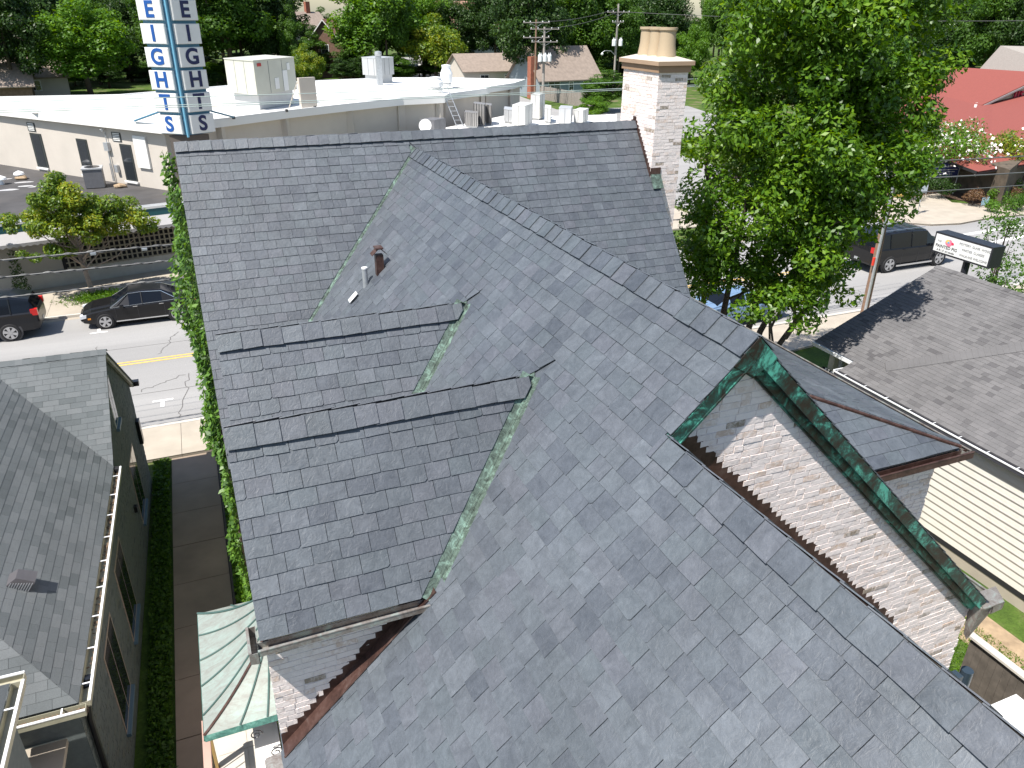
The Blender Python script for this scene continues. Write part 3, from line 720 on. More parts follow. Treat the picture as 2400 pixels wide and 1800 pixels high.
LB_ = bricks((ex-.1, 0, 0), (0, 1, 0), (1, 0, 0), hy+.2, fy-.2, 0.05, 4.95, cLW, cs=.075, L=.22, g=.01, t=.006)
emit(LB_, 'brick', BW, lw, lh, 300)
TRIM = plain('pale_trim', (.42, .38, .33), .7, var=.08)
for a, b, c, d, hi in WIN:
    f = lb(MB().box(ex-.14, ex-.085, a-.05, b+.05, c-.05, d+.05), 'window', plain('window_frame_%d' % int(a*10), (.30, .24, .19) if not hi else (.55, .55, .5), .6))
    MB().box(ex-.086, ex-.082, a, (a+b)/2-.02, c, d).build('pane', GLASS, f); MB().box(ex-.086, ex-.082, (a+b)/2+.02, b, c, d).build('pane', GLASS, f)
    MB().box(ex-.12, ex-.02, a-.06, b+.06, c-.12, c-.05).build('sill', plain('sill_blue', (.09, .15, .2), .5), f)
for s in (-1, 1):
    y1 = fy if s > 0 else vy; z1 = fz if s > 0 else ez; lb(MB().prism([(ex-.02, ry, rz-.01), (ex-.02, y1, z1-.01), (ex-.02, y1, z1-.17), (ex-.02, ry, rz-.19)], (-.06, 0, 0)), 'rake_board', TRIM)
CREAMG = plain('cream_gutter', (.38, .36, .27), .5, var=.1, scale=4, grime=.35)
def guttered(parent, p0, p1, out, n, mat=CREAMG, w=.14, h=.11, litter=True):
    g_ = MB(); trough(g_, p0, p1, out, w=w, h=h); go = g_.build('gutter', mat, parent)
    p0, p1, o = V3(p0), V3(p1), V3(out); d = (p1-p0)
    MB().prism([p0+o*(w-.022), p0+o*(w+.012), p0+o*(w+.012)+V3((0, 0, .018)), p0+o*(w-.022)+V3((0, 0, .018))], d).build('gutter_lip', WHITE_METAL, go)
    for i in range(n):
        q = p0+d*((i+.5)/n); MB().obox(q+o*w*.5+V3((0, 0, .006)), o*w*.52, d.normalized()*.011, V3((0, 0, .004))).build('hanger', WHITE_METAL, go)
    if litter:
        lm = MB()
        for _ in range(260):
            t = R.random()**.6; q = p0+d*(1-t if d.y < 0 else t)*1.0+o*R.uniform(.02, w-.03)+V3((0, 0, -h*.72+R.uniform(0, .02)))
            a = R.uniform(0, 6.3); u = V3((math.cos(a), math.sin(a), R.uniform(-.3, .3)))*R.uniform(.012, .03); v_ = V3((-u.y, u.x, R.uniform(-.01, .01)))*.6
            lm.quad(q-u-v_, q+u-v_, q+u+v_, q-u+v_)
        lm.build('leaf_litter', plain('dead_leaves', (.14, .095, .06), .9, var=.4, scale=30), parent, kind='stuff')
lo = thing('eave_gutter', 'long white eave gutter with hangers and dead leaves on the left house, above the walkway', 'gutter', (ex, 12, ez)) if False else lh
guttered(lh, (ex, vy-.05, ez-.02), (ex, hy, ez-.02), (1, 0, 0), 9)
guttered(lh, (ex-1.1, hy-.02, ez-.02), (ex+.1, hy-.02, ez-.02), (0, -1, 0), 2, mat=plain('dirty_gutter', (.35, .34, .25), .6, grime=.5))
lb(MB().box(ex-.12, ex+.10, vy-.12, vy, ez-.16, ez-.02), 'gutter_end', DARK)
lb(MB().box(ex-.14, ex+.12, fy-.05, fy+.12, fz-.14, fz+.0), 'gutter_end', BLACKP)
lb(MB().tube([(ex+.06, 7.5, 3.7), (ex+.0, 7.45, 3.4), (ex-.04, 7.4, 3.0), (ex-.04, 7.3, .2)], .045, 8), 'downspout', BLACKP)
lb(MB().box(ex-.02, ex+.10, 7.38, 7.62, 3.48, 3.66), 'downspout_head', BLACKP)
lb(MB().box(ex-.1, ex-.02, 15.2, 15.32, 1.5, 1.66), 'wall_lamp', BLACKP)
lb(MB().box(ex-.1, ex+.0, 18.5, 18.75, 1.6, 2.3), 'shutter', BLACKP)
# box vent on the roof
vc = V3((-8.05, 9.2, ez+p*.91)); nn = V3((p, 0, 1))/Lp; dn_ = V3((1, 0, -p))/Lp
rv = lb(MB().add([vc+dn_*(-.17)+V3((0, -.15, 0))+nn*.02, vc+dn_*(-.17)+V3((0, .15, 0))+nn*.02, vc+dn_*.17+V3((0, .15, 0))+nn*.02, vc+dn_*.17+V3((0, -.15, 0))+nn*.02,
    vc+dn_*(-.10)+V3((0, -.12, 0))+nn*.17, vc+dn_*(-.10)+V3((0, .12, 0))+nn*.17, vc+dn_*.17+V3((0, .13, 0))+nn*.20, vc+dn_*.17+V3((0, -.13, 0))+nn*.20],
    [(4, 5, 6, 7), (0, 1, 5, 4), (1, 2, 6, 5), (2, 3, 7, 6), (3, 0, 4, 7)]), 'roof_vent', plain('vent_brown', (.09, .085, .09), .4))
for i in range(9): MB().obox(vc+dn_*(-.13+.034*i)+V3((0, -.152, 0))+nn*(.05+.006*i), dn_*.006, V3((0, .004, 0)), nn*(.035+.006*i)).build('slat', GALV, rv)
# taller rear block with its own white gutter, lower left corner of the view
lb(MB().box(-14, -7.62, 1.5, 6.2, 0, 4.9), 'wall', BWm)
rb = MB(); rb.add([(-14, 6.3, 5.0), (-7.55, 6.3, 5.0), (-7.55, 1, 5.0), (-9.6, 4.2, 6.6), (-9.6, 1, 6.6), (-14, 4.2, 6.6)], [(0, 1, 3, 5), (1, 2, 4, 3)]); lb(rb, 'roof', SH_L)
guttered(lh, (-7.55, 6.32, 4.98), (-7.55, 1, 4.98), (1, 0, 0), 6, litter=False); guttered(lh, (-14, 6.32, 4.98), (-7.42, 6.32, 4.98), (0, 1, 0), 5, litter=False)
lb(MB().box(-8.2, ex-.32, 2, hy+.15, 2.9, 3.0), 'porch_slab', CONC); lh.rotation_euler.z = -.018

# ================================================================== right neighbour
rh = thing('gabled_house', 'single-storey house with brownish-grey shingle roof, white gutter and cream lap siding on the right', 'house', (14, 8, 0))
def rbd(m, n, mat, **k): return m.build(n, mat, rh, **k)
p2 = .42; L2 = math.hypot(1, p2); X0, Z0, XR = 11.58, 3.375, 16.55; ZR2 = Z0+p2*(XR-X0)
def cR(u, v):
    x = X0+v/L2
    hp = [(1, 0, 13.9)]
    if x < 12.12 and u > 11.3: hp.append((0, -1, -(12.13-X0)*L2)) if u > 12.3 else hp.append((1, 0, 12.3))
    return hp
SR = rows((X0, 0, Z0), (0, 1, 0), (-1/L2*-1, 0, p2/L2), (-p2/L2, 0, 1/L2), -6, 13.9, 0, (XR-X0)*L2, .135, .22, .006, cR, wj=.35, chip=0, lift=.003, jit=.002, gap=.001, half=False)
rroof = rbd(MB().prism([(X0, -6, Z0-.008), (X0, 12.3, Z0-.008), (12.13, 12.3, Z0+p2*.55-.008), (12.13, 13.9, Z0+p2*.55-.008), (XR, 13.9, ZR2-.008), (XR, -6, ZR2-.008)], (0, 0, -.06)), 'roof', SH_R)
rbd(MB().prism([(XR, -6, ZR2-.008), (XR, 13.9, ZR2-.008), (21.5, 13.9, Z0), (21.5, -6, Z0)], (0, 0, -.06)), 'roof', SH_R)
SR += caps((XR, 0, ZR2), (0, 1, 0), V3((-1, 0, -p2))/L2, V3((-p2, 0, 1))/L2, -6, 13.9, .16, .15, .004, base=.008)
# diagonal cap strip
A_, B_ = V3((12.35, 11.45, 0)), V3((15.9, 8.6, 0)); dd = (B_-A_); nst = 34
for i in range(nst):
    a, b = A_+dd*(i/nst), A_+dd*((i+1.1)/nst); w_ = V3((-dd.y, dd.x, 0)).normalized()*.18
    q = [a-w_, b-w_, b+w_, a+w_]; pc = Piece(); tp = [V3((t.x, t.y, Z0+p2*(t.x-X0)+.03+(.006 if k in (0, 3) else 0))) for k, t in enumerate(q)]
    pc.v = tp+[t-V3((0, 0, .03)) for t in tp]; pc.f = [(0, 1, 2, 3), (0, 1, 5, 4), (1, 2, 6, 5), (2, 3, 7, 6), (3, 0, 4, 7)]; pc.r = R.uniform(.3, .5); pc.s = pxsize(a, .02); SR.append(pc)
emit(SR, 'shingle', SH_R, rroof, rh, 300)
SIDE = plain('cream_siding', (.56, .53, .48), .6, var=.04)
wallx = 11.72
sw = rbd(MB().box(wallx, 11.9, -6, 11.9, .35, Z0-.08), 'wall', SIDE)
nb = 14; hb_ = (Z0-.1-.45)/nb
for i in range(nb):
    z0 = .45+i*hb_; m = MB(); y1 = 11.9
    m.add([(wallx-.04, -6, z0), (wallx-.04, y1, z0), (wallx-.004, y1, z0+hb_), (wallx-.004, -6, z0+hb_), (wallx, -6, z0), (wallx, y1, z0)], [(0, 1, 2, 3), (0, 4, 5, 1)]); m.build('siding_board', SIDE, sw)
rbd(MB().box(wallx-.03, 11.9, -6, 11.9, .30, .45), 'sill_band', DARK)
rbd(MB().box(wallx-.01, 11.9, -6, 11.9, 0, .30), 'foundation', CONC)
rbd(MB().box(X0+.02, wallx, -6, 12.2, Z0-.12, Z0-.09), 'soffit', plain('soffit', (.4, .38, .34), .7))
g_ = MB(); trough(g_, (X0, 12.35, Z0-.01), (X0, -6, Z0-.01), (-1, 0, 0), w=.13, h=.12); go = g_.build('gutter', plain('dark_gutter', (.05, .05, .06), .4), rh)
MB().box(X0-.155, X0-.13, -6, 12.35, Z0-.02, Z0+.015).build('gutter_lip', WHITE_METAL, go)
for i in range(24): MB().box(X0-.13, X0, 12-.75*i, 12.02-.75*i, Z0-.004, Z0+.004).build('hanger', WHITE_METAL, go)
gutter((12.13, 13.9, Z0+.2), (12.13, 12.3, Z0+.2), (-1, 0, 0), mat=WHITE_METAL, parent=rh); gutter((X0-.1, 12.33, Z0-.01), (12.13, 12.33, Z0-.01), (0, 1, 0), mat=WHITE_METAL, parent=rh, w=.08)
rbd(MB().prism([(12.13, 13.86, Z0+.2), (XR, 13.86, ZR2), (XR, 13.86, ZR2-.16), (12.13, 13.86, Z0+.04)], (0, .04, 0)), 'rake_board', plain('white_trim', (.6, .6, .58), .6))
rbd(MB().box(12.4, 20.9, 13.3, 13.5, 0, Z0+.1), 'wall', SIDE); rbd(MB().box(12.3, 12.42, 12.9, 13.02, 0, Z0), 'porch_post', plain('grey_post', (.3, .33, .35), .6))
rbd(MB().box(12.25, 12.37, 12.25, 12.4, 0, Z0-.1), 'corner_board', plain('grey_corner', (.28, .31, .33), .6))
aw = MB()
for i in range(7):
    y = 12.6+.12*i; aw.add([(12.2, y, 2.9), (12.2, y+.06, 2.9), (11.85, y+.06, 2.35), (11.85, y, 2.35)], [(0, 1, 2, 3)])
rbd(aw, 'striped_awning', WHITE); rbd(MB().prism([(12.21, 12.55, 2.9), (12.21, 13.5, 2.9), (11.87, 13.5, 2.34), (11.87, 12.55, 2.34)], (.01, 0, -.01)), 'awning_back', DARK)

# ------------------------------------------------------------------ fence, downpipe and bin by the right gable
fn = thing('wooden_fence', 'dark weathered board fence with a pale top rail below the right gable', 'fence', (7.9, 1, 0))
MB().box(7.86, 8.02, -4, 4.55, 1.70, 1.75).build('top_rail', CONC2, fn)
WD = plain('dark_fence_wood', (.10, .085, .07), .85, var=.35, scale=4, grime=.4)
for i in range(58):
    y = 4.5-.147*i; MB().box(7.93+R.uniform(-.003, .003), 7.95, y-.142, y, 0, 1.69).build('fence_board', WD, fn)
MB().box(7.96, 8.0, -4, 4.5, 1.3, 1.4).build('rail', WD, fn)
dp = thing('downpipe', 'dark blue-grey rain pipe with elbow at the foot of the right gable wall', 'pipe', (5.3, 2.9, 0))
PIP = plain('blue_grey_pipe', (.04, .06, .08), .35, .3)
smooth(MB().tube([(5.5, 3.05, 3.2), (5.5, 3.05, 2.6)], .09, 14).build('pipe', PIP, dp)); MB().box(4.85, 5.5, 2.72, 2.86, 2.55, 2.68).build('arm', PIP, dp)
MB().box(4.78, 4.9, 2.75, 2.89, 2.5, 3.6).build('leader', PIP, dp); MB().box(4.9, 5.55, 2.95, 3.2, 0, 2.55).build('base', PIP, dp)
bn = thing('utility_box', 'pale flat-topped equipment box in the lower right corner beside the fence', 'utility box', (7.0, 2.9, 0))
MB().box(6.5, 7.6, 1.6, 3.25, 0, 1.45).build('cabinet', CONC2, bn); MB().box(6.45, 7.65, 1.55, 3.3, 1.45, 1.52).build('lid', WHITE, bn)

# ------------------------------------------------------------------ copper-roofed porch bay on the left side
pb = thing('copper_porch', 'curved green copper porch roof with dark standing seams over a pale balcony', 'porch roof', (-5.2, 7, 3.7))
ax0, ax1, ay0, ay1, az0, ah = -5.66, -4.63, 5.76, 8.25, 3.72, .66
def prof_(s): return (s, ah*(.38*s+.62*s**2.0))            # inset fraction -> height
NS = 12
def apt(side, s, t):
    i, h = prof_(s); x = ax0+(ax1-ax0)*i; yl = ay0+1.0*i; yh = ay1-.75*i
    if side == 'L': return V3((x, yl+(yh-yl)*t, az0+h))
    if side == 'N': return V3((x+(ax1-x)*t, yl, az0+h))
    return V3((x+(ax1-x)*t, yh, az0+h))
def pans(side, ts):
    for a, b in zip(ts, ts[1:]):
        m = MB(); vs = []; fs = []
        for k in range(NS+1):
            vs += [apt(side, k/NS, a), apt(side, k/NS, b)]
        fs = [(2*k, 2*k+1, 2*k+3, 2*k+2) for k in range(NS)]
        m.add(vs, fs); smooth(m.build('copper_pan', COP_PALE, pb))
pans('L', [0, .14, .36, .57, .79, 1]); pans('N', [0, .45, .8, 1]) ; pans('F', [0, .5, 1])
for side, ts in (('L', (.14, .36, .57, .79)), ('N', (.45, .8)), ('L', (0,)), ('L', (1,)), ('F', (.5,))):
    for t in ts:
        smooth(MB().tube([apt(side, k/NS, t)+V3((0, 0, .012)) for k in range(NS+1)], .013 if t not in (0, 1) else .018, 6).build('standing_seam', SEAM if t else COP_BROWN, pb))
m = MB(); 
for a, b, o in (((ax0, ay0), (ax0, ay1), (-1, 0, 0)), ((ax0, ay0), (ax1, ay0), (0, -1, 0)), ((ax0, ay1), (ax1, ay1), (0, 1, 0))):
    a, b, o = V3((*a, az0)), V3((*b, az0)), V3(o); m.prism([a+o*.0, b+o*0, b+o*.02-V3((0, 0, .10)), a+o*.02-V3((0, 0, .10))], -o*.02)
m.build('drip_edge', m_copper('green_fascia', (.03, .09, .08), (.07, .2, .17), (.16, .38, .32), .4, .6), pb)
MB().box(-4.78, -4.72, 6.9, 7.5, az0+ah-.03, az0+ah+.02).build('head_flashing', COP_BROWN, pb)
bl = thing('balcony', 'pale stone balcony with iron railing under the green copper porch roof', 'balcony', (-5.2, 6.3, 0))
MB().box(-5.7, -4.74, 3.0, 8.1, 2.2, 2.5).build('floor', plain('balcony_tile', (.48, .44, .38), .8, var=.05), bl)
for i in range(10):
    for j in range(2): MB().box(-5.62+.42*j, -5.21+.42*j, 7.9-.49*(i+1), 7.9-.49*i-.01, 2.5, 2.51).build('floor_tile', CONC2, bl)
MB().box(-5.08, -4.74, 3.0, 6.9, 2.5, 3.05).build('parapet', WHITE, bl)
MB().box(-5.72, -5.62, 3.0, 6.3, 3.36, 3.44).build('hand_rail', plain('pink_wood', (.42, .27, .22), .6), bl)
MB().box(-5.70, -5.63, 6.2, 6.28, 2.5, 3.4).build('post', plain('ochre_post', (.40, .27, .1), .6), bl)
for i in range(22): MB().tube([(-5.67, 3.1+.145*i, 2.5), (-5.67, 3.1+.145*i, 3.37)], .009, 5).build('baluster', BLACKP, bl)
IRON = BLACKP
def scroll(c, r0, turns, n=30):
    pts = []
    for k in range(n): 
        a = turns*2*math.pi*k/n; q = r0*(1-.75*k/n); pts.append(V3((c[0]+q*math.cos(a), c[1], c[2]+q*math.sin(a))))
    return pts
for i, c in enumerate(((-5.02, 5.70, 3.52), (-4.80, 5.55, 3.25))):
    tag(MB().tube(scroll(c, .085, 1.4), .009, 6).build('iron_scroll', IRON), ('black wrought-iron scroll bracket under the middle of the green porch roof edge', 'black wrought-iron scroll bracket beside the brick wall and gutter corner')[i], 'bracket')
# ================================================================== across the street
BEIGE = plain('beige_stucco', (.50, .455, .40), .85, var=.05, scale=.8, bump=.1, grime=.05)
HVDK = plain('drain_black', (.03, .03, .03), .6)
ROOFW = plain('white_membrane', (.74, .73, .70), .6, var=.03, scale=.3)
wb = thing('white_roofed_building', 'long beige commercial building with flat white roof and rounded wall bays behind the slate ridge', 'building', (2, 52, 0))
ZB = 7.0
K = V3((-5.75, 43.0, 0))
rim = [K]+[at(*q, ZB) for q in ((520, 281), (672, 262), (825, 245), (945, 233), (1042, 228), (1052, 222), (1140, 210), (1150, 205), (1205, 197), (1232, 188), (1050, 184), (900, 184), (600, 197), (280, 224))]+[V3((-21, 62, 0))]
rim = [V3((q.x, q.y, 0)) for q in rim]
cen = sum(rim, V3())/len(rim)
def inset(pts, d):
    out = []; n = len(pts)
    for i in range(n):
        s = V3()
        for a, b in ((pts[i-1], pts[i]), (pts[i], pts[(i+1) % n])):
            u = (b-a).normalized(); nn = V3((-u.y, u.x, 0)); nn = nn if nn.dot(cen-(a+b)/2) > 0 else -nn; s += nn
        s = s/2; out.append(pts[i]+s*(d/max(.35, s.length_squared)))
    return out
ins = inset(rim, .42)
m = MB(); m.prism([V3((q.x, q.y, 0)) for q in ins], (0, 0, ZB-.4)); wbw = m.build('wall', BEIGE, wb)
MB().prism([V3((q.x, q.y, ZB-.38)) for q in rim], (0, 0, .38)).build('roof', ROOFW, wb)
m = MB()
for a, b in zip(rim, rim[1:]+rim[:1]):
    n = (cen-a).normalized()*.3; n2 = (cen-b).normalized()*.3; up = V3((0, 0, ZB)); m.prism([a+up, b+up, b+n2+up, a+n+up], (0, 0, .09))
m.build('parapet', WHITE, wb)
SEAMW = plain('membrane_seam', (.56, .55, .52), .6, var=.1, scale=2); DIRT = plain('roof_stain', (.50, .47, .42), .7, var=.12, scale=1.2)
for i in range(11):
    a = rim[-1].lerp(rim[0], (i+.5)/11); b = rim[9].lerp(rim[1], (i+.5)/11); u = (b-a).normalized(); n = V3((-u.y, u.x, 0))*.035
    MB().prism([a+u*1.2-n+V3((0, 0, ZB)), b-u*1.2-n+V3((0, 0, ZB)), b-u*1.2+n+V3((0, 0, ZB)), a+u*1.2+n+V3((0, 0, ZB))], (0, 0, .012)).build('membrane_seam', SEAMW, wb)
for px, py in ((120, 262), (300, 268), (470, 250), (760, 228), (985, 214), (1090, 204)):
    q = at(px, py, ZB+.003); MB().prism([q+V3((R.uniform(.5, 1.6)*math.cos(a), R.uniform(.4, .9)*math.sin(a), 0)) for a in [k*math.pi/5 for k in range(10)]], (0, 0, .004)).build('stain_patch', DIRT, wb)
for px, py in ((672, 262), (548, 279), (738, 254), (420, 262)):
    q = at(px, py, ZB); MB().lathe([(.09, 0), (.09, .14), (.02, .16)], q, 8).build('roof_drain', HVDK, wb)
def facebox(m, a, b, t, w, z0, z1, out, d):         # panel on the wall from a to b at parameter t
    u = (b-a).normalized(); n = V3((u.y, -u.x, 0)); c = a+(b-a)*t
    if n.dot(c-cen) < 0: n = -n
    m.obox(c+n*(out+d/2)+V3((0, 0, (z0+z1)/2)), u*w/2, n*d/2, V3((0, 0, (z1-z0)/2))); return u, n, c
for i in range(1, 10):                                # pilasters on the curved wall
    q = ins[i]; n = (q-cen).normalized(); s = MB(); u = V3((-n.y, n.x, 0)); s.obox(q+V3((0, 0, 3.3)), u*.3, n*.16, V3((0, 0, 3.3))); s.build('pilaster', BEIGE, wbw)
# west wall: windows, grilles, sign panel, meter
A0, A1 = ins[0], ins[-1]
def tw(px, z=3.6):
    d = ray(px, 380); n = V3(((A1-A0).y, -(A1-A0).x, 0)); t = (A0-CAM).dot(n)/d.dot(n); q = CAM+d*t; return (q-A0).dot((A1-A0).normalized())/(A1-A0).length
BLK = plain('charcoal_frame', (.03, .035, .035), .5)
for k_, px in enumerate((100, 203, 302)):
    t = tw(px); f = MB(); u, n, c = facebox(f, A0, A1, t, .95 if k_ else 1.1, 3.75, 5.75, -.02, .06); fo = f.build('window', BLK, wbw)
    f = MB(); f.obox(c+n*.045+V3((0, 0, 4.75)), u*.36, n*.004, V3((0, 0, .92))); f.build('pane', GLASS, fo)
    f = MB(); f.obox(c+n*.06+V3((0, 0, 3.7)), u*.55, n*.07, V3((0, 0, .05))); f.build('sill', WHITE, fo)
for px in (95, 286):
    t = tw(px, 6); f = MB(); u, n, c = facebox(f, A0, A1, t, .75, 5.85, 6.35, 0, .03); fo = f.build('wall_grille', BLK, wbw)
    for i in range(5): q = MB(); q.obox(c+n*.035+V3((0, 0, 5.92+.09*i)), u*.28, n*.01, V3((0, 0, .025))); q.build('slat', WHITE, fo)
t = tw(340, 5.5); f = MB(); u, n, c = facebox(f, A0, A1, t, 1.0, 4.6, 6.3, 0, .12); f.build('blank_sign_panel', WHITE, wbw)
t = tw(263); f = MB(); u, n, c = facebox(f, A0, A1, t, .36, 5.3, 5.75, 0, .2); f.build('meter_box', GALV, wbw)
for o_, z0, z1, r_ in ((.0, 3.6, 5.3, .035), (.12, 3.6, 4.6, .025), (-.05, 5.7, 6.3, .03)):
    q = c+n*.1+u*o_; MB().tube([q+V3((0, 0, z0)), q+V3((0, 0, z1))], r_, 6).build('conduit', GALV, wbw)
q = c+n*.2+V3((0, 0, 6.35)); MB().lathe([(.05, 0), (.12, .12), (.02, .16)], q, 10).build('wall_lamp', WHITE, wbw)
f = MB(); q = c+n*.1-u*.45+V3((0, 0, 4.35)); f.obox(q, u*.12, n*.08, V3((0, 0, .2))); f.build('junction_box', GALV, wbw)
# rooftop plant
def box3(m, F, L, Q, z0, z1):
    F, L, Q = (V3((a.x, a.y, z0)) for a in (F, L, Q)); m.prism([F, Q, Q+L-F, L], (0, 0, z1-z0)); return m
HV = plain('hvac_cream', (.50, .50, .43), .55, .1, var=.04, scale=1.5, grime=.06); HV2 = plain('hvac_grey', (.46, .47, .48), .45, .3, var=.05, scale=2); HVD = plain('coil_grey', (.16, .16, .17), .5, .3, var=.1, scale=6)
def unit(label, F, L, Q, z, h, curb=.5, mat=HV, name='rooftop_unit', cat='hvac unit', seams=2, group=None):
    F, L, Q = at(*F, z), at(*L, z), at(*Q, z); t = thing(name, label, cat, (F.x, F.y, z), group=group)
    c = (L+Q)/2; s = lambda a: c+(a-c)*.86
    if curb: box3(MB(), s(F), s(L), s(Q), z, z+curb).build('curb', HV2, t)
    body = box3(MB(), F, L, Q, z+curb, z+h).build('body', mat, t)
    for (a, b) in ((F, L), (F, Q)):
        u = b-a; n = V3((u.y, -u.x, 0)).normalized(); n = n if n.dot(CAM-a) > 0 else -n
        for i in range(seams):
            q = a+u*((i+1)/(seams+1)); MB().obox(V3((q.x, q.y, z+curb+(h-curb)/2))+n*.006, u.normalized()*.012, n*.006, V3((0, 0, (h-curb)*.48))).build('panel_seam', HVD, body)
    k = MB(); box3(k, c+(F-c)*1.02, c+(L-c)*1.02, c+(Q-c)*1.02, z+h, z+h+.05).build('top', mat, body); return t, F, L, Q
t, F, L, Q = unit('large cream rooftop air conditioner with service panels nearest the blue sign', (608, 259), (541, 249), (700, 242), 7.02, 2.75, .85)
u = Q-F; n = V3((u.y, -u.x, 0)).normalized()
for a, z_, w, h, mat, nm in ((.12, 9.55, .2, .09, plain('red_badge', (.4, .02, .02), .5), 'badge'), (.5, 8.4, .22, .32, WHITE, 'label_plate'), (.72, 8.5, .25, .6, WHITE, 'label_plate'), (.82, 9.3, .16, .2, WHITE, 'label_plate')):
    q = F+u*a; MB().obox(V3((q.x, q.y, z_))+n*.02, u.normalized()*w, n*.01, V3((0, 0, h))).build(nm, mat, t)
UW = plain('unit_white', (.52, .52, .50), .55, var=.06, scale=2, grime=.05)
F = at(703, 253, 7.02); sc = thing('screen_panel', 'beige braced sheet-metal screen standing right of the big rooftop unit', 'screen', (F.x, F.y, 7))
G = at(740, 250, 7.02); u = (G-F); n = V3((u.y, -u.x, 0)).normalized()*.12
MB().prism([F, G, G+n*2, F+n*2], (0, 0, 1.75)).build('panel', BEIGE, sc); MB().tube([F-n*6+u*-.3, F+V3((0, 0, 1.5))], .03, 6).build('brace', BEIGE, sc)
MB().prism([F+u*.45-n*.2, F+u*.5-n*.2, F+u*.5, F+u*.45], (0, 0, 1.7)).build('rib', HV2, sc)
t, F, L, Q = unit('pale grey exhaust unit with a tall duct on the middle of the white roof', (893, 200), (852, 196), (925, 195), 7.02, 2.0, .7, HV2)
q = at(891, 204, 7.02); MB().box(q.x-.2, q.x+.2, q.y-.2, q.y+.2, 7, 9.3).build('duct', GALV, t); MB().lathe([(.2, 0), (.28, .1), (.28, .3), (.1, .36)], (q.x, q.y, 9.3), 14).build('duct_cap', GALV, t)
MB().box(q.x-3.2, q.x+3.2, q.y-1.2, q.y+1.6, 7.03, 7.16).build('platform', WHITE, t)
for i, (px, py, r_, h_, lb_) in enumerate(((1022, 216, .5, .65, 'squat round metal roof vent at the white roof edge'), (1047, 205, .42, 1.25, 'taller white cylindrical roof vent beside the squat one'))):
    q = at(px, py, 7.05); t = thing('roof_vent', lb_, 'vent', q); MB().box(q.x-r_*.9, q.x+r_*.9, q.y-r_*.9, q.y+r_*.9, 7.05, 7.35).build('curb', WHITE, t)
    MB().lathe([(r_*.7, .3), (r_*1.1, .4), (r_*1.15, .4+h_*.5), (r_*.8, .4+h_*.8), (r_*.9, .4+h_), (.1, .45+h_)], q, 18).build('hood', WHITE_METAL, t)
# ladder
a, b = at(1040, 222, 7.1), at(1065, 292, 5.0); b = V3((a.x+.8, a.y-1.2, 5.0)); ld_ = thing('ladder', 'aluminium ladder leaning on the curved beige wall', 'ladder', b)
for s in (-.25, .25): MB().tube([a+V3((s, 0, .6)), b+V3((s, 0, 0))], .03, 6).build('rail', GALV, ld_)
for i in range(9): q = b.lerp(a+V3((0, 0, .6)), (i+.5)/9); MB().tube([q-V3((.25, 0, 0)), q+V3((.25, 0, 0))], .02, 5).build('rung', GALV, ld_)
# lower white roof with its plant, right of the curved wall
lr = thing('low_white_building', 'low flat-roofed white annex crowded with air conditioners behind the slate ridge', 'building', (20, 56, 0))
lp = [at(*q, 5.0) for q in ((880, 330), (1445, 320), (1445, 268), (1300, 272), (1225, 262), (1080, 292))]
MB().prism([V3((q.x, q.y, 0)) for q in lp], (0, 0, 4.9)).build('wall', BEIGE, lr); MB().prism([V3((q.x, q.y, 4.9)) for q in lp], (0, 0, .1)).build('roof', ROOFW, lr)
FINM = NT('condenser_fins'); wv = FINM.n.new('ShaderNodeTexWave'); wv.inputs['Scale'].default_value = 3; FINM.lk(FINM.geo.outputs['Position'], wv.inputs[0])
FINM = FINM.fin(FINM.ramp(wv.outputs[0], [(.3, (.10, .10, .10)), (.6, (.30, .29, .28))]), .5, .2)
for i, (F_, L_, Q_, h_, mt, lb_) in enumerate((
    ((1120, 301), (1090, 298), (1121, 296), 1.15, FINM, 'grey condenser in front, nearest the satellite dish'), ((1136, 297), (1110, 293), (1138, 292), 1.7, FINM, 'tall grey condenser, middle of the three by the curved wall'),
    ((1152, 294), (1138, 291), (1153, 289), 1.55, FINM, 'slim grey condenser, rightmost of the three by the curved wall'), ((1203, 291), (1181, 288), (1204, 284), 1.1, HV2, 'small pale air handler left of the square white unit'),
    ((1230, 300), (1200, 297), (1248, 292), 1.7, UW, 'square white rooftop unit with pipes on its side'), ((1264, 282), (1243, 280), (1276, 277), 2.1, UW, 'tall white cabinet unit below the transformer pole'),
    ((1290, 290), (1276, 287), (1291, 282), 1.2, UW, 'narrow white unit right of the tall cabinet'), ((1337, 294), (1309, 292), (1341, 288), 1.35, HV2, 'light grey boxy rooftop unit, second from the right'), ((1365, 292), (1344, 290), (1378, 286), 1.1, UW, 'white boxy rooftop unit, rightmost before the leafy branch'),
    ((1018, 313), (985, 311), (1045, 307), .95, HVD, 'low dark-grilled unit under the satellite dish'))):
    unit(lb_, F_, L_, Q_, 5.02, h_*.86, .12, mt, 'condenser', 'air conditioner', 1)
q = at(997, 300, 5.5); sd = thing('satellite_dish', 'round white satellite dish on the low roof before the curved wall', 'satellite dish', q)
MB().tube([q-V3((0, 0, .55)), q], .03, 6).build('mast', GALV, sd)
dv = V3((-.4, -.85, .35)).normalized(); uu = dv.cross(V3((0, 0, 1))).normalized(); vv = dv.cross(uu); m = MB()
vs = [q+V3((0, 0, .15))]+[q+V3((0, 0, .15))+dv*.09*(k/3)**2+(uu*math.cos(a)+vv*math.sin(a))*.42*k/3 for k in (1, 2, 3) for a in [2*math.pi*i/18 for i in range(18)]]
m.add(vs, [(0, 1+i, 1+(i+1) % 18) for i in range(18)]+[(1+k*18+i, 1+k*18+(i+1) % 18, 19+k*18+(i+1) % 18, 19+k*18+i) for k in (0, 1) for i in range(18)]); m.build('dish', WHITE, sd)
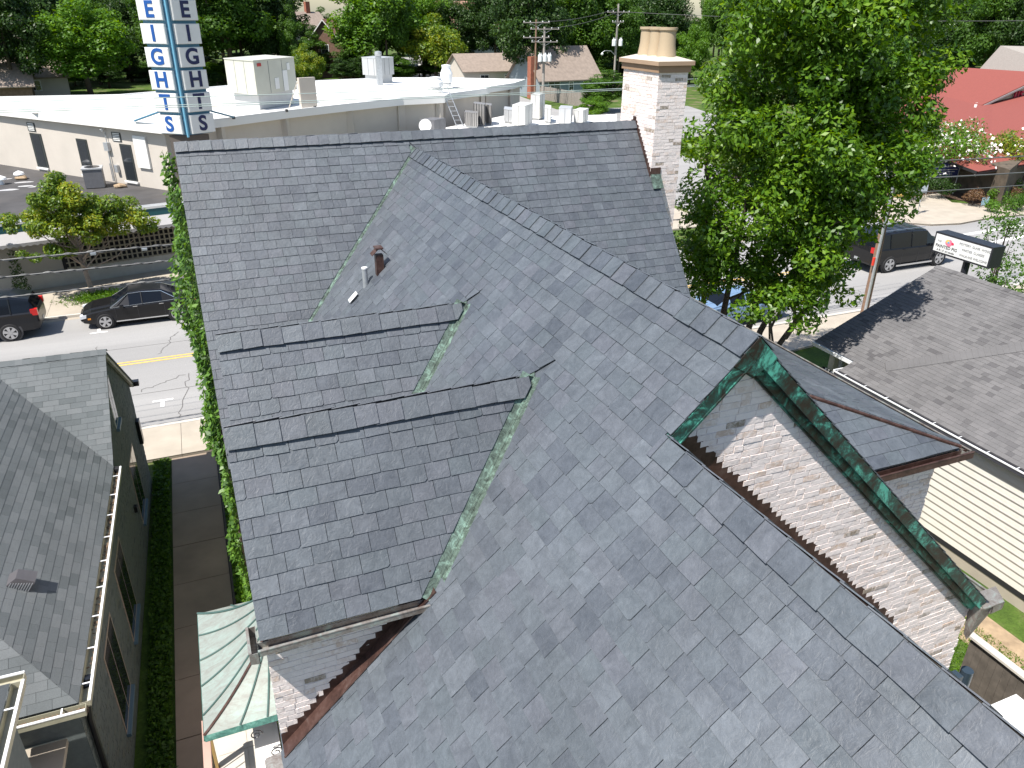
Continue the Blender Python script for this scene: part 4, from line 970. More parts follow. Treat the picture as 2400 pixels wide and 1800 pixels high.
# low shop with dark roof, teal fascia and scalloped awning
sh = thing('awning_shop', 'low shop with dark flat roof, teal fascia and grey scalloped awning across the street', 'shop', (-12, 41, 0))
fa, fb = V3((-26, 36.25, 0)), V3((-4.4, 41.1, 0)); fu = (fb-fa).normalized(); fnn = V3((fu.y, -fu.x, 0))
TAR = plain('tar_roof', (.055, .052, .052), .8, var=.3, scale=.7, grime=.3); TEAL = plain('teal_band', (.012, .085, .10), .5, var=.03)
SHW = plain('shop_wall', (.27, .26, .23), .85, var=.05, scale=1)
MB().prism([fa, fb, V3((-4.6, 42.9, 0)), V3((-21.5, 64, 0)), V3((-34, 62, 0)), V3((-34, 36, 0))], (0, 0, 3.42)).build('wall', SHW, sh)
MB().prism([fa+V3((0, 0, 3.42)), fb+V3((0, 0, 3.42)), V3((-4.6, 42.9, 3.42)), V3((-21.5, 64, 3.42)), V3((-34, 62, 3.42)), V3((-34, 36, 3.42))], (0, 0, .1)).build('roof', TAR, sh)
def fq(m, o0, z0, o1, z1, d=None):
    a, b = fa+fnn*o0+V3((0, 0, z0)), fb+fnn*o0+V3((0, 0, z0)); c, e = fb+fnn*o1+V3((0, 0, z1)), fa+fnn*o1+V3((0, 0, z1)); m.prism([a, b, c, e], d or (0, 0, .02)); return m
fq(MB(), 0, 3.50, .75, 3.50, (0, 0, .06)).build('canopy_roof', GALV, sh); fq(MB(), .76, 3.62, .76, 3.50, fnn*.03).build('fascia_cap', WHITE, sh)
fq(MB(), .75, 3.52, .75, 3.14, fnn*.02).build('fascia', TEAL, sh)
AWN = plain('grey_awning', (.33, .32, .32), .6, var=.04)
fq(MB(), .75, 3.13, 1.30, 2.72).build('awning', AWN, sh)
m = MB(); n_ = 80; Lf = (fb-fa).length
for i in range(n_):
    q = fa+fu*(Lf*i/n_)+fnn*1.31+V3((0, 0, 2.73)); w_ = fu*(Lf/n_); m.quad(q, q+w_, q+w_-V3((0, 0, .10)), q+w_*.5-V3((0, 0, .17)), q-V3((0, 0, .10)))
m.build('scalloped_valance', AWN, sh)
m = MB(); m.obox(fa.lerp(fb, .5)+fnn*.03+V3((0, 0, .45)), fu*Lf/2, fnn*.03, V3((0, 0, .45))); m.build('base_wall', plain('base_wall', (.36, .35, .31), .8), sh)
SCR = plain('screen_block', (.22, .20, .15), .85, var=.1)
sb_ = MB().prism([fb+fnn*.02+V3((0, 0, .9)), fb-fu*7+fnn*.02+V3((0, 0, .9)), fb-fu*7+fnn*.02+V3((0, 0, 3.1)), fb+fnn*.02+V3((0, 0, 3.1))], fnn*.01).build('screen_back', DARK, sh)
m = MB()
for i in range(29): q = fb-fu*(.24*i)+fnn*.08+V3((0, 0, 2.0)); m.obox(q, fu*.035, fnn*.05, V3((0, 0, 1.1)))
for i in range(9): q = fb-fu*3.4+fnn*.08+V3((0, 0, .95+.26*i)); m.obox(q, fu*3.45, fnn*.045, V3((0, 0, .03)))
m.build('breeze_block_grid', SCR, sh, kind='stuff')
for px, lb_ in ((213, 'grey box condenser on the dark roof behind the street tree'),):
    q = V3((-9.7, 46.3, 3.52)); t = thing('condenser', lb_, 'air conditioner', q)
    for i_, (dx, w__) in enumerate(((0, .48),)): MB().box(q.x-w__, q.x+w__, q.y-w__, q.y+w__, 3.56, 4.55).build('body', HVD, t); MB().box(q.x-.52, q.x+.52, q.y-.52, q.y+.52, 4.55, 4.62).build('top', HV2, t); MB().lathe([(.38, 0), (.38, .02)], (q.x, q.y, 4.62), 20).build('fan_grille', BLACKP, t)
for i, (px, py, lb_) in enumerate(((48, 420, 'small white mushroom vent on the dark tar roof, farther one'), (6, 432, 'small white mushroom vent on the dark tar roof at the left picture edge'))):
    q = at(px, py, 3.52); t = thing('roof_vent', lb_, 'vent', q); MB().lathe([(.12, 0), (.12, .25), (.3, .28), (.26, .38), (.05, .48)], q, 14).build('cap', WHITE_METAL, t)
for i, (px, py, lb_) in enumerate(((52, 421, 'brown rounded rock holding the dark roof near the white vent'), (282, 440, 'tan flat rock on the dark roof by the beige wall'))):
    q = at(px, py, 3.52); tag(MB().blob(q+V3((0, 0, .1)), .34, .2, .13, 6, .2, seed=i).build('rock', plain('tan_rock%d' % i, (.33, .24, .15), .9, var=.2)), lb_, 'rock')
PUD = plain('roof_puddle', (.45, .45, .46), .3)
for px, py in ((8, 420), (55, 427), (62, 436), (20, 445), (88, 437)):
    q = at(px, py, 3.525); MB().prism([q+V3((R.uniform(.3, .7)*math.cos(a), R.uniform(.15, .3)*math.sin(a), 0)) for a in [k*math.pi/4 for k in range(8)]], (0, 0, .002)).build('roof_patch', PUD, sh)

# ------------------------------------------------------------------ the blue and white letter sign
def text(s, size, o, ux, uy, mat, parent, ext=.01, name='lettering', align='CENTER', bold=0, kind=None, font_off=None):
    c = bpy.data.curves.new(name, 'FONT'); c.body = s; c.size = size; c.extrude = ext; c.align_x = align; c.align_y = 'CENTER'; c.offset = bold
    t = bpy.data.objects.new(name+'_curve', c); COL.objects.link(t); dg = bpy.context.evaluated_depsgraph_get()
    me = bpy.data.meshes.new_from_object(t.evaluated_get(dg)); bpy.data.objects.remove(t); me.materials.clear(); me.materials.append(mat); me.name = name
    ux, uy = V3(ux).normalized(), V3(uy).normalized(); un = ux.cross(uy); M = Matrix((ux, uy, un)).transposed().to_4x4(); M.translation = V3(o); me.transform(M)
    return link(name, me, parent, kind)
hs = thing('letter_sign', 'tall blue V-shaped sign with white panels spelling HEIGHTS down both sides', 'sign', (-4.5, 43.1, 5))
BLUE = plain('sign_blue', (.065, .19, .29), .45, var=.04); LBLUE = plain('sign_light_blue', (.14, .36, .50), .4, var=.03)
NAVY = plain('navy_letter', (.006, .010, .075), .4, var=.02); SKYL = plain('azure_letter', (.008, .075, .30), .4, var=.05)
Cc = V3((-4.5, 41.3, 0)); dL = V3((-.80, .60, 0)); dR = V3((.86, .50, 0)); PIT = 1.045; Z6 = 6.74
for d, side, lm_ in ((dL, -1, SKYL), (dR, 1, NAVY)):
    n = V3((d.y, -d.x, 0)); n = n if n.y < 0 else -n; m = MB(); m.obox(Cc+d*.72+V3((0, 0, Z6+PIT*3.5)), d*.68, n*.05, V3((0, 0, PIT*3.5))); bd = m.build('backing', BLUE, hs)
    for i, chh in enumerate('HEIGHTS'[::-1]):
        zc = Z6+PIT*(i+.5)-.03; c = Cc+d*.80+n*.14+V3((0, 0, zc)); pn = MB().obox(c, d*.66, n*.08, V3((0, 0, PIT*.43))).build('letter_panel', WHITE, bd if False else hs)
        MB().obox(c+n*.085, d*.63, n*.012, V3((0, 0, PIT*.40))).build('panel_face', WHITE, pn)
        text(chh, 1.0, c+n*.105, d*side, (0, 0, 1), lm_, pn, .012, 'letter', bold=.03)
m = MB(); m.tube([Cc+V3((0, -.12, Z6-.1)), Cc+V3((0, -.12, Z6+PIT*7))], .06, 8); m.build('spine', LBLUE, hs)
MB().prism([Cc+V3((-.9, .5, 3)), Cc+V3((0, .05, 3)), Cc+V3((1.0, .5, 3)), Cc+V3((0, 1.1, 3))], (0, 0, Z6-3.05)).build('pylon', plain('brown_pylon', (.09, .075, .065), .8), hs)
for s in (-1, 1): MB().tube([Cc+V3((s*.9, .7, 7.9)), Cc+V3((s*2.5, 3.2, 7.15))], .05, 6).build('stay', BLUE, hs)
# ================================================================== vehicles (local axes: front +x, origin on the road at mid-length)
TYRE = plain('tyre', (.014, .014, .015), .85); RIM = plain('alloy', (.5, .5, .51), .3, .7, var=.04); CHROME = plain('chrome', (.7, .7, .7), .15, .9, var=.01)
CARB = m_car('black_car_paint', (.004, .004, .005)); CARN = m_car('dark_navy_paint', (.003, .004, .007)); CARBLUE = m_car('light_blue_paint', (.14, .22, .34)); CARW = m_car('white_car_paint', (.75, .75, .74))
TAIL = plain('tail_lamp', (.45, .01, .01), .2, var=.05); HEADL = plain('head_lamp', (.6, .62, .65), .1, var=.05); AMB = plain('amber_lamp', (.6, .22, .02), .3)
CGL = m_glass('car_glass', (.006, .008, .012)); CGL.node_tree.nodes['Principled BSDF'].inputs['Specular IOR Level'].default_value = .3; TRIMG = plain('grey_plastic', (.05, .05, .055), .6)
def vehicle(label, st, paint, wr, wb0, wb1, hw, loc, rot, group=None, rim=5, scale=1, rack=False, trim=False, suv=False, cat='car', name='parked_car', plast=False):
    t = thing(name, label, cat, loc, rot, group); t.scale = (scale,)*3
    body, glass = MB(), MB(); ringn = 13; V = []
    for (x, zb, zs, zt, wb_, wt) in st:
        h = [(wb_*.86, zb), (wb_*.97, zb+.06), (wb_, zb+(zs-zb)*.45), (wb_*.985, zs-.06), (wb_*.95, zs), (wt, zt-.05), (wt*.8, zt)]
        V.append([V3((x, y, z)) for y, z in h]+[V3((x, -y, z)) for y, z in h[::-1]])
    nr = len(V[0])
    for i in range(len(st)-1):
        a, b = V[i], V[i+1]; ca, cb = st[i][3]-st[i][2] > .28, st[i+1][3]-st[i+1][2] > .28
        for k in range(nr):
            kk = (k+1) % nr; q = [a[k], b[k], b[kk], a[kk]]; side = k in (4, nr-6); top = 4 < k < nr-6
            gl = (side and (ca or cb)) or (top and (ca != cb) and k in (5, 6, 7))
            if side and (ca != cb) and not suv and i < len(st)/2: gl = False
            (glass if gl else body).add(q, [(0, 1, 2, 3)])
    body.add(V[0], [tuple(range(nr))]); body.add(V[-1], [tuple(range(nr))[::-1]])
    bo = smooth(body.build('body', paint, t, local=True), 38); smooth(glass.build('windows', CGL, t, local=True), 60)
    def belt(i): return V[i]
    cab = [i for i, s in enumerate(st) if s[3]-s[2] > .28]
    for s_ in (0, 1):
        ed = lambda i, k: (V[i][k] if s_ == 0 else V[i][nr-1-k])+V3((0, .012 if s_ == 0 else -.012, .006))
        if trim:
            pts = [ed(cab[0]-1, 4)]+[ed(i, 5) for i in cab]+[ed(cab[-1]+1, 4)]; MB().tube(pts, .016, 6).build('window_trim', CHROME, t, local=True); MB().tube([ed(i, 4) for i in range(cab[0]-1, cab[-1]+2)], .013, 6).build('belt_trim', CHROME, t, local=True)
        for xx in ([(cab[0]+cab[-1])/2] if not suv else [cab[0]+1, cab[-1]-1]):
            i = int(xx); MB().tube([ed(i, 4), ed(i, 5)], .028, 6).build('pillar', paint, t, local=True)
        sg = 1 if s_ == 0 else -1
        MB().obox((V[cab[-1]][4].x+.30, sg*(hw+.08), V[cab[-1]][4].z+.03), (.07, 0, 0), (0, .09, 0), (0, 0, .055)).build('mirror', paint, t, local=True)
        for hx in (-.85, .2): MB().obox((hx, sg*(hw+.008), st[3][2]-.10), (.09, 0, 0), (0, .012, 0), (0, 0, .012)).build('door_handle', CHROME if trim else paint, t, local=True)
        for hx in (-.95, .12, 1.0) : MB().obox((hx, sg*(hw-.0), .62), (.004, 0, 0), (0, .004, 0), (0, 0, .30)).build('door_seam', TRIMG, t, local=True)
        MB().obox((0, sg*(hw*.985), .30), ((wb1-wb0)/2-wr-.05, 0, 0), (0, .014, 0), (0, 0, .022 if not suv else .04)).build('side_trim', CHROME if trim or rack else TRIMG, t, local=True)
        # lamps
        MB().obox((st[-1][0]-.14, sg*(hw*.74), st[-2][2]-.06), (.13, 0, -.02), (0, .14, 0), (0, 0, .07)).build('headlight', HEADL, t, local=True)
        MB().obox((st[-1][0]-.36, sg*(hw*.95), .52), (.06, 0, 0), (0, .02, 0), (0, 0, .03)).build('marker_lamp', AMB, t, local=True)
        MB().obox((st[0][0]+.12, sg*(hw*.86), st[2][2]-(.12 if not suv else .02)), (.13, 0, 0), (0, .10, 0), (0, 0, .08 if not suv else .13)).build('tail_light', TAIL, t, local=True)
        for wx in (wb0, wb1):
            y = sg*hw
            MB().lathe([(wr+.07, -.012), (wr+.07, .012)], (wx, y*.975, wr+.02), 24, ax='y').build('wheel_arch', TRIMG if plast else DARK, t, local=True)
            w = smooth(MB().lathe([(wr*.6, -.11), (wr*.93, -.10), (wr, -.05), (wr, .05), (wr*.93, .10), (wr*.6, .11)], (wx, y-sg*.07, wr), 26, ax='y').build('wheel', TYRE, t, local=True), 40)
            m = MB(); yy = y+sg*.035
            m.lathe([(wr*.70, 0), (wr*.70, sg*.01), (wr*.62, sg*.01), (wr*.62, 0)], (wx, yy, wr), 26, ax='y')
            for k in range(rim):
                a = 2*math.pi*k/rim+.3; d = V3((math.cos(a), 0, math.sin(a))); e = V3((-d.z, 0, d.x)); c = V3((wx, yy+sg*.006, wr))
                m.prism([c+e*wr*.10, c-e*wr*.10, c+d*wr*.64-e*wr*.17, c+d*wr*.64+e*wr*.17], (0, sg*.012, 0))
            m.lathe([(wr*.16, 0), (wr*.16, sg*.025)], (wx, yy, wr), 12, ax='y'); m.build('rim', RIM, w, local=True)
    MB().obox((st[-1][0]+.005, 0, .50), (.012, 0, 0), (0, hw*.45, 0), (0, 0, .10)).build('grille', CHROME if trim else TRIMG, t, local=True)
    MB().obox((st[0][0]-.005, 0, .62), (.01, 0, 0), (0, .15, 0), (0, 0, .06)).build('number_plate', GALV, t, local=True)
    if rack:
        zt = max(s[3] for s in st)+.05
        for sg in (-1, 1): MB().tube([(-2.1, sg*.62, zt), (.6, sg*.62, zt)], .022, 6).build('roof_rail', CHROME, t, local=True)
        for k in range(4): MB().tube([(-1.9+.75*k, -.62, zt), (-1.9+.75*k, .62, zt)], .018, 6).build('crossbar', TRIMG, t, local=True)
    return t
SED = [(-2.43, .38, .74, .80, .70, .55), (-2.36, .26, .93, .99, .85, .66), (-1.80, .22, .98, 1.05, .905, .70), (-1.55, .20, .99, 1.08, .92, .69), (-.90, .19, .97, 1.40, .925, .58), (-.1, .19, .95, 1.455, .925, .60), (.42, .19, .93, 1.42, .925, .59), (1.18, .20, .90, .98, .915, .70), (1.95, .22, .80, .88, .89, .64), (2.30, .28, .67, .74, .80, .54), (2.42, .36, .52, .58, .68, .44)]
SUV_ = [(-2.55, .50, .95, 1.05, .86, .72), (-2.50, .40, 1.12, 1.22, .93, .76), (-2.30, .34, 1.16, 1.62, .96, .74), (-1.60, .32, 1.16, 1.80, .975, .75), (-.4, .32, 1.14, 1.84, .975, .76), (.45, .32, 1.12, 1.80, .975, .75), (1.25, .33, 1.10, 1.20, .96, .78), (2.05, .36, 1.04, 1.12, .94, .74), (2.38, .40, .90, .98, .88, .66), (2.50, .48, .72, .78, .78, .55)]
SUB = [(-2.82, .55, 1.02, 1.12, .90, .78), (-2.78, .46, 1.20, 1.35, .96, .80), (-2.66, .40, 1.22, 1.84, .99, .80), (-1.75, .36, 1.20, 1.93, 1.0, .81), (-.4, .36, 1.18, 1.95, 1.0, .81), (.62, .36, 1.16, 1.90, 1.0, .80), (1.42, .38, 1.14, 1.24, .98, .84), (2.30, .42, 1.08, 1.18, .97, .80), (2.68, .46, .95, 1.05, .92, .74), (2.80, .54, .80, .88, .84, .66)]
vehicle('black four-door sedan with chrome window trim parked at the far kerb, facing left', SED, CARB, .345, -1.41, 1.46, .925, (-7.63, 33.6, 0), math.pi, trim=True, group='cars parked at the far kerb')
vehicle('dark navy SUV with red tail light parked at the left picture edge', SUV_, CARN, .385, -1.42, 1.44, .975, (-14.05, 33.55, 0), math.pi, suv=True, rim=6, plast=True, group='cars parked at the far kerb')
vehicle('large black SUV with roof rack driving right on the street beyond the shingle roof', SUB, CARB, .42, -1.70, 1.62, 1.0, (31.1, 27.65, 0), 0, suv=True, rim=5, rack=True, scale=1.1, name='large_suv')
vehicle('light blue car parked at the near kerb, mostly hidden behind the big tree', SED, CARBLUE, .34, -1.41, 1.46, .925, (17.2, 23.9, 0), 0.0)
vehicle('white car standing behind the flowering shrubs near the diamond road sign', SUV_, CARW, .36, -1.41, 1.46, .925, (49.2, 45.2, 0), 2.2, suv=True)

# ================================================================== street signs
RED = plain('brick_red_roof', (.215, .055, .042), .85, var=.08, scale=6, bump=.3)
q = at(2149, 503, .12); ss = thing('road_sign', 'bare metal back of a diamond road sign above a small plate at the corner', 'road sign', q)
SB = plain('sign_back', (.50, .55, .60), .35, .4, var=.05)
MB().tube([q, q+V3((.0, 0, 3.0))], .03, 6).build('post', GALV, ss)
c = q+V3((.0, -.05, 2.55)); MB().prism([c+V3((-.52, 0, 0)), c+V3((0, 0, -.52)), c+V3((.52, 0, 0)), c+V3((0, 0, .52))], (0, .02, 0)).build('diamond_plate', SB, ss)
c = q+V3((-.05, -.05, 1.75)); MB().prism([c+V3((-.42, 0, -.24)), c+V3((.42, 0, -.24)), c+V3((.42, 0, .24)), c+V3((-.42, 0, .24))], (0, .02, 0)).build('supplementary_plate', SB, ss)
q = at(2172, 462, .05); bs = thing('banner', 'navy blue banner reading Kids Eat Free Monday hung in front of the restaurant hedge', 'banner', q)
c = q+V3((.2, .3, 1.4)); w_ = V3((2.6, -.25, 0)); NB = plain('banner_navy', (.03, .04, .16), .6, var=.03)
for o_ in (0, 1): MB().tube([c+w_*o_-V3((0, 0, 1.4)), c+w_*o_+V3((0, 0, .9))], .03, 6).build('stake', GALV, bs)
MB().prism([c-V3((0, 0, .05)), c+w_-V3((0, 0, .05)), c+w_+V3((0, 0, 1.0)), c+V3((0, 0, 1.0))], (0, .02, 0)).build('cloth', NB, bs)
text('Kids Eat Free Monday', .27, c+w_*.5+V3((0, -.02, .78)), w_, (0, 0, 1), WHITE, bs, .003)
for i in range(3): MB().obox(c+w_*(.5-.02*i)+V3((0, -.02, .52-.17*i)), w_.normalized()*(1.1-.15*i), (0, .003, 0), (0, 0, .022)).build('print_line', WHITE, bs)
pp = thing('studio_sign', 'black-framed white lightbox sign of a pottery studio on a dark post beyond the shingle roof', 'sign', (22.25, 17.3, 0))
FRM = plain('sign_black', (.015, .016, .022), .45)
MB().box(22.0, 22.62, 16.05, 18.55, 4.12, 4.92).build('cabinet', FRM, pp); MB().tube([(22.3, 17.15, 0), (22.3, 17.15, 4.1)], .13, 12).build('post', FRM, pp)
MB().box(21.985, 22.0, 16.12, 18.48, 4.19, 4.85).build('face', WHITE, pp)
ux, uz = V3((0, -1, 0)), V3((0, 0, 1)); INK = plain('ink', (.03, .03, .035), .6); GREYI = plain('grey_ink', (.16, .16, .17), .6)
text('PAINTED PIG', .165, (21.98, 17.93, 4.42), ux, uz, INK, pp, .002, bold=.002); text('THE', .09, (21.98, 18.28, 4.60), ux, uz, GREYI, pp, .002)
text('A B L E  art studio', .105, (21.98, 17.93, 4.27), ux, uz, INK, pp, .002, bold=.001)
text('POTTERY  GLASS  WOOD', .115, (21.98, 16.75, 4.72), ux, uz, GREYI, pp, .002); text('PARTIES  CLASSES', .12, (21.98, 16.78, 4.52), ux, uz, GREYI, pp, .002); text('WALK-INS WELCOME', .12, (21.98, 16.73, 4.31), ux, uz, GREYI, pp, .002)
def disc(c, r, mat, n=14, nm='emblem', j=.12, sx=1.25):
    MB().prism([V3((21.98-c[2], c[0]-sx*r*math.cos(2*math.pi*k/n)*(1+R.uniform(-j, j)), c[1]+r*math.sin(2*math.pi*k/n)*(1+R.uniform(-j, j)))) for k in range(n)], (.002, 0, 0)).build(nm, mat, pp)
disc((17.86, 4.62, 0), .13, plain('emblem_pink', (.75, .18, .28), .6)); disc((17.92, 4.66, .003), .07, plain('emblem_yellow', (.7, .5, .12), .6)); disc((17.88, 4.63, .006), .04, plain('emblem_blue', (.15, .35, .6), .6)); disc((17.70, 4.62, .003), .05, plain('emblem_red', (.6, .03, .08), .6))
pk = thing('parking_sign', 'pale blue parking sign on a grey post at the left edge', 'sign', (-13.8, 36.2, 0))
MB().tube([(-13.5, 35.9, 0), (-13.5, 35.9, 2.6)], .04, 6).build('post', GALV, pk); MB().box(-13.85, -13.3, 35.84, 35.87, 1.9, 2.65).build('plate', plain('pale_blue_sign', (.45, .62, .66), .5), pk)
MB().box(-13.75, -13.4, 35.835, 35.84, 2.05, 2.15).build('print_line', WHITE, pk)
q = at(2305, 485, .05); ys = tag(MB().box(q.x-.35, q.x+.35, q.y-.03, q.y, .2, .75).build('yard_sign', plain('yard_sign_blue', (.35, .55, .68), .5)), 'small pale blue yard sign between the clipped shrubs', 'sign')
tb = thing('litter_bin', 'grey steel box on the pavement beside the ivy wall', 'bin', (-5.05, 20.9, 0)); MB().box(-5.2, -4.75, 20.35, 20.95, .12, .95).build('box', GALV, tb); MB().box(-5.16, -4.8, 20.4, 20.9, .95, .99).build('lid', DARK, tb)

# ================================================================== utility poles and cables
def ins_(c, parent): MB().lathe([(.03, 0), (.07, .04), (.07, .1), (.03, .16)], c, 8).build('insulator', WHITE_METAL, parent)
def upole(label, x, y, h, arms=(), trans=0, mat=POLE, r=.15, armdir=(1, 0, 0), lamp=None, cond=False):
    t = thing('utility_pole', label, 'utility pole', (x, y, 0)); MB().tube([(x, y, 0), (x, y, h)], [r, r*.7], 10).build('pole', mat, t); d = V3(armdir)
    for (z, w) in arms:
        a = MB().obox((x, y-.14, z), d*w, V3((-d.y, d.x, 0))*.05, V3((0, 0, .06))).build('crossarm', POLE_GREY, t)
        for s in (-1, -.5, .5, 1): ins_(V3((x, y-.14, z+.06))+d*w*s*.95, a)
        for s in (-1, 1): MB().tube([V3((x, y-.14, z-.55)), V3((x, y-.14, z-.03))+d*w*.5*s], .02, 5).build('brace', GALV, t)
    for k in range(trans):
        c = V3((x+(-.75, .0, .75)[k] if trans == 3 else x+(-.6, .6)[k], y-.35, h*.56)); b = MB().lathe([(.28, 0), (.32, .05), (.32, .85), (.27, .98), (.05, 1.02)], c, 16).build('transformer', WHITE_METAL, t)
        for s in (-.12, .12): MB().lathe([(.04, 0), (.06, .1), (.03, .26)], c+V3((s, 0, .98)), 7).build('bushing', WHITE_METAL, b)
    if lamp: MB().tube([(x, y, lamp), (x-.9, y, lamp+.7), (x-2.0, y, lamp+.75), (x-2.4, y, lamp+.5)], .05, 6).build('lamp_arm', GALV, t); MB().lathe([(.05, .3), (.22, .1), (.2, 0), (.05, -.15)], (x-2.45, y, lamp+.2), 10).build('lamp_head', WHITE_METAL, t)
    if cond: MB().tube([(x-.2, y-.2, .1), (x-.2, y-.2, cond)], .06, 8).build('conduit', GALV, t); MB().obox((x-.1, y-.1, cond*.62), (.22, 0, 0), (0, .2, 0), (0, 0, .02)).build('strap', GALV, t)
    return t
up = upole('brown wooden utility pole with grey conduit at the near kerb, right of the big tree', 23.05, 22.0, 11.2, arms=((10.4, .45),), cond=7.0, r=.17)
MB().lathe([(.06, 0), (.06, .35)], (22.75, 21.85, 2.5), 8).build('red_marker', plain('red_marker', (.6, .04, .02), .5), up)
q = at(1272, 244); upole('grey pole with three transformers and double crossarms behind the white annex', q.x, q.y, 10.6, ((10.3, 2.3), (8.6, 2.1)), 3, POLE_GREY, .22)
q = at(1240, 248); upole('thin brown pole with two crossarms, left of the transformer pole', q.x, q.y-2, 11.6, ((11.2, 2.0), (9.3, 2.0)), 0, POLE, .15)
q = at(1413, 215); upole('tall grey pole with two transformers and a curved street lamp left of the chimney', q.x-3, q.y-9, 13.8, ((12.6, 2.0), (11.2, 1.0)), 2, POLE_GREY, .2, lamp=6.3)
q = at(1127, 190); upole('slender grey pole standing in front of the house with solar panels', q.x, q.y-12, 10.2, (), 0, POLE_GREY, .16)
WIRE = plain('cable', (.10, .10, .10), .5); WIREG = plain('pale_cable', (.42, .50, .46), .4, .2)
def wire(label, pts, r, sag, mat=WIRE, twist=False, group=None):
    m = MB()
    for a, b in zip(pts, pts[1:]):
        a, b = V3(a), V3(b); n = 64 if twist else 24; L = []
        for i in range(n+1): s = i/n; q = a.lerp(b, s); L.append(q-V3((0, 0, sag*4*s*(1-s))))
        m.tube(L, r, 6)
        if twist:
            T = []; nn_ = 900
            for i in range(nn_+1):
                s = i/nn_; q = a.lerp(b, s)-V3((0, 0, sag*4*s*(1-s))); th = s*(b-a).length*11; T.append(q+V3((0, math.cos(th), math.sin(th)))*r*1.5)
            m.tube(T, r*.55, 4)
    return tag(m.build('overhead_cable', mat), label, 'cable', group)
wire('upper thick twisted cable with splice clips crossing in front of the street tree', [(-38, 21, 7.0), (23.05, 21.9, 6.9)], .024, .62, twist=True)
wire('middle thick twisted cable crossing below the spliced one', [(-38, 20.7, 6.6), (23.05, 21.9, 6.4)], .022, .60, twist=True)
wire('lowest thick twisted cable passing over the parked black sedan', [(-38, 20.6, 6.0), (23.05, 21.9, 5.8)], .020, .55, twist=True)
for i, (dy, z, lb_) in enumerate(((0, 10.75, 'highest thin pale cable across the blue letter sign'), (-.5, 10.6, 'middle thin pale cable across the blue letter sign'), (.5, 10.45, 'lowest thin pale cable across the blue letter sign'))):
    wire(lb_, [(-38, 21+dy, z+.2), (23.05, 21.9+dy, z-.1)], .011, .45, WIREG)
wire('upper cable crossing before the restaurant at the right edge', [(23.05, 22, 6.9), (85, 24, 7.0)], .03, .5); wire('middle cable crossing before the restaurant at the right edge', [(23.05, 22, 6.2), (85, 24, 6.2)], .035, .6); wire('lowest cable crossing before the restaurant at the right edge', [(23.05, 22, 5.6), (85, 24, 5.6)], .025, .6)
m = MB()
for x in (-6.5, -5.2): m.obox((x-1.0, 21.0, 6.39), (.07, 0, 0), (0, .03, 0), (0, 0, .03))
tag(m.build('cable_clip', GALV), 'two grey splice clips and slack loop on the upper thick cable', 'cable clip')
P1_, P2_, P3_ = at(1272, 244), at(1240, 248), at(1413, 215)
for i, (a, b, lb_) in enumerate((((P1_.x, P1_.y, 10.4), (P3_.x-3, P3_.y-9, 12.7), 'thin dark cable rising from the transformer pole to the lamp pole'), ((P2_.x, P2_.y-2, 11.3), (P3_.x-3, P3_.y-9, 13.2), 'thin dark cable from the thin brown pole to the lamp pole'), ((P3_.x-3, P3_.y-9, 12.7), (110, 80, 12), 'thin dark cable running behind the chimney pots'))):
    wire(lb_, [a, b], .035, .5)

# ================================================================== restaurant with red roof
rs = thing('restaurant', 'low restaurant with broad red shingle roof and cream gable at the right edge', 'restaurant', (56, 46, 0))
a, b, c_ = at(2100, 332, 2.6), at(2292, 402, 2.6), at(2480, 372, 2.6)
r0, r1, r2 = at(2060, 152, 6.8), at(2320, 163, 6.6), at(2560, 172, 6.8)
m = MB(); m.prism([a, b, r1, r0], (0, 0, -.12)); m.prism([b, c_, r2, r1], (0, 0, -.12)); m.build('roof', RED, rs)
m = MB()
for s, e in ((a, b), (b, c_)): m.prism([s, e, e-V3((0, 0, .2)), s-V3((0, 0, .2))], (0, .06, 0))
m.build('fascia', DARK, rs)
CREAM = plain('cream_stucco', (.52, .46, .33), .85, var=.05)
ab = (b-a).normalized(); inn = V3((-ab.y, ab.x, 0)); inn = inn if inn.dot(r0-a) > 0 else -inn
MB().prism([V3((a.x, a.y, 0))+inn*1.5, V3((b.x, b.y, 0))+inn*2.2, V3((c_.x, c_.y, 0))+V3((0, 2.2, 0)), V3((r2.x, r2.y, 0)), V3((r0.x, r0.y, 0))], (0, 0, 2.75)).build('wall', plain('porch_shade_brown', (.09, .07, .05), .9, var=.4, scale=2), rs)  # shade under the porch eave is put into this dark brown wall colour
STN = plain('pier_stone', (.22, .17, .14), .9, var=.3, scale=6, bump=.8)
for i, (px, py) in enumerate(((2140, 418), (2208, 430), (2290, 448), (2390, 440))):
    q = at(px, py, 0); MB().add([(q.x+s*w_, q.y+e*w_, z) for z, w_ in ((0, .62), (2.5, .36)) for s in (-1, 1) for e in (-1, 1)], [(0, 1, 3, 2), (4, 6, 7, 5), (0, 4, 5, 1), (2, 3, 7, 6), (0, 2, 6, 4), (1, 5, 7, 3)]).build('stone_pier', STN, rs)
l0, l1, l2 = at(2060, 388, 1.9), at(2130, 383, 2.0), at(2100, 345, 3.0); l3 = at(2030, 350, 3.0)
MB().prism([l0, l1, l2, l3], (0, 0, -.1)).build('side_roof', RED, rs); MB().prism([l1, l2, l2+V3((0, 0, -.2)), l1+V3((0, 0, -.2))], (.1, 0, 0)).build('side_fascia', DARK, rs)
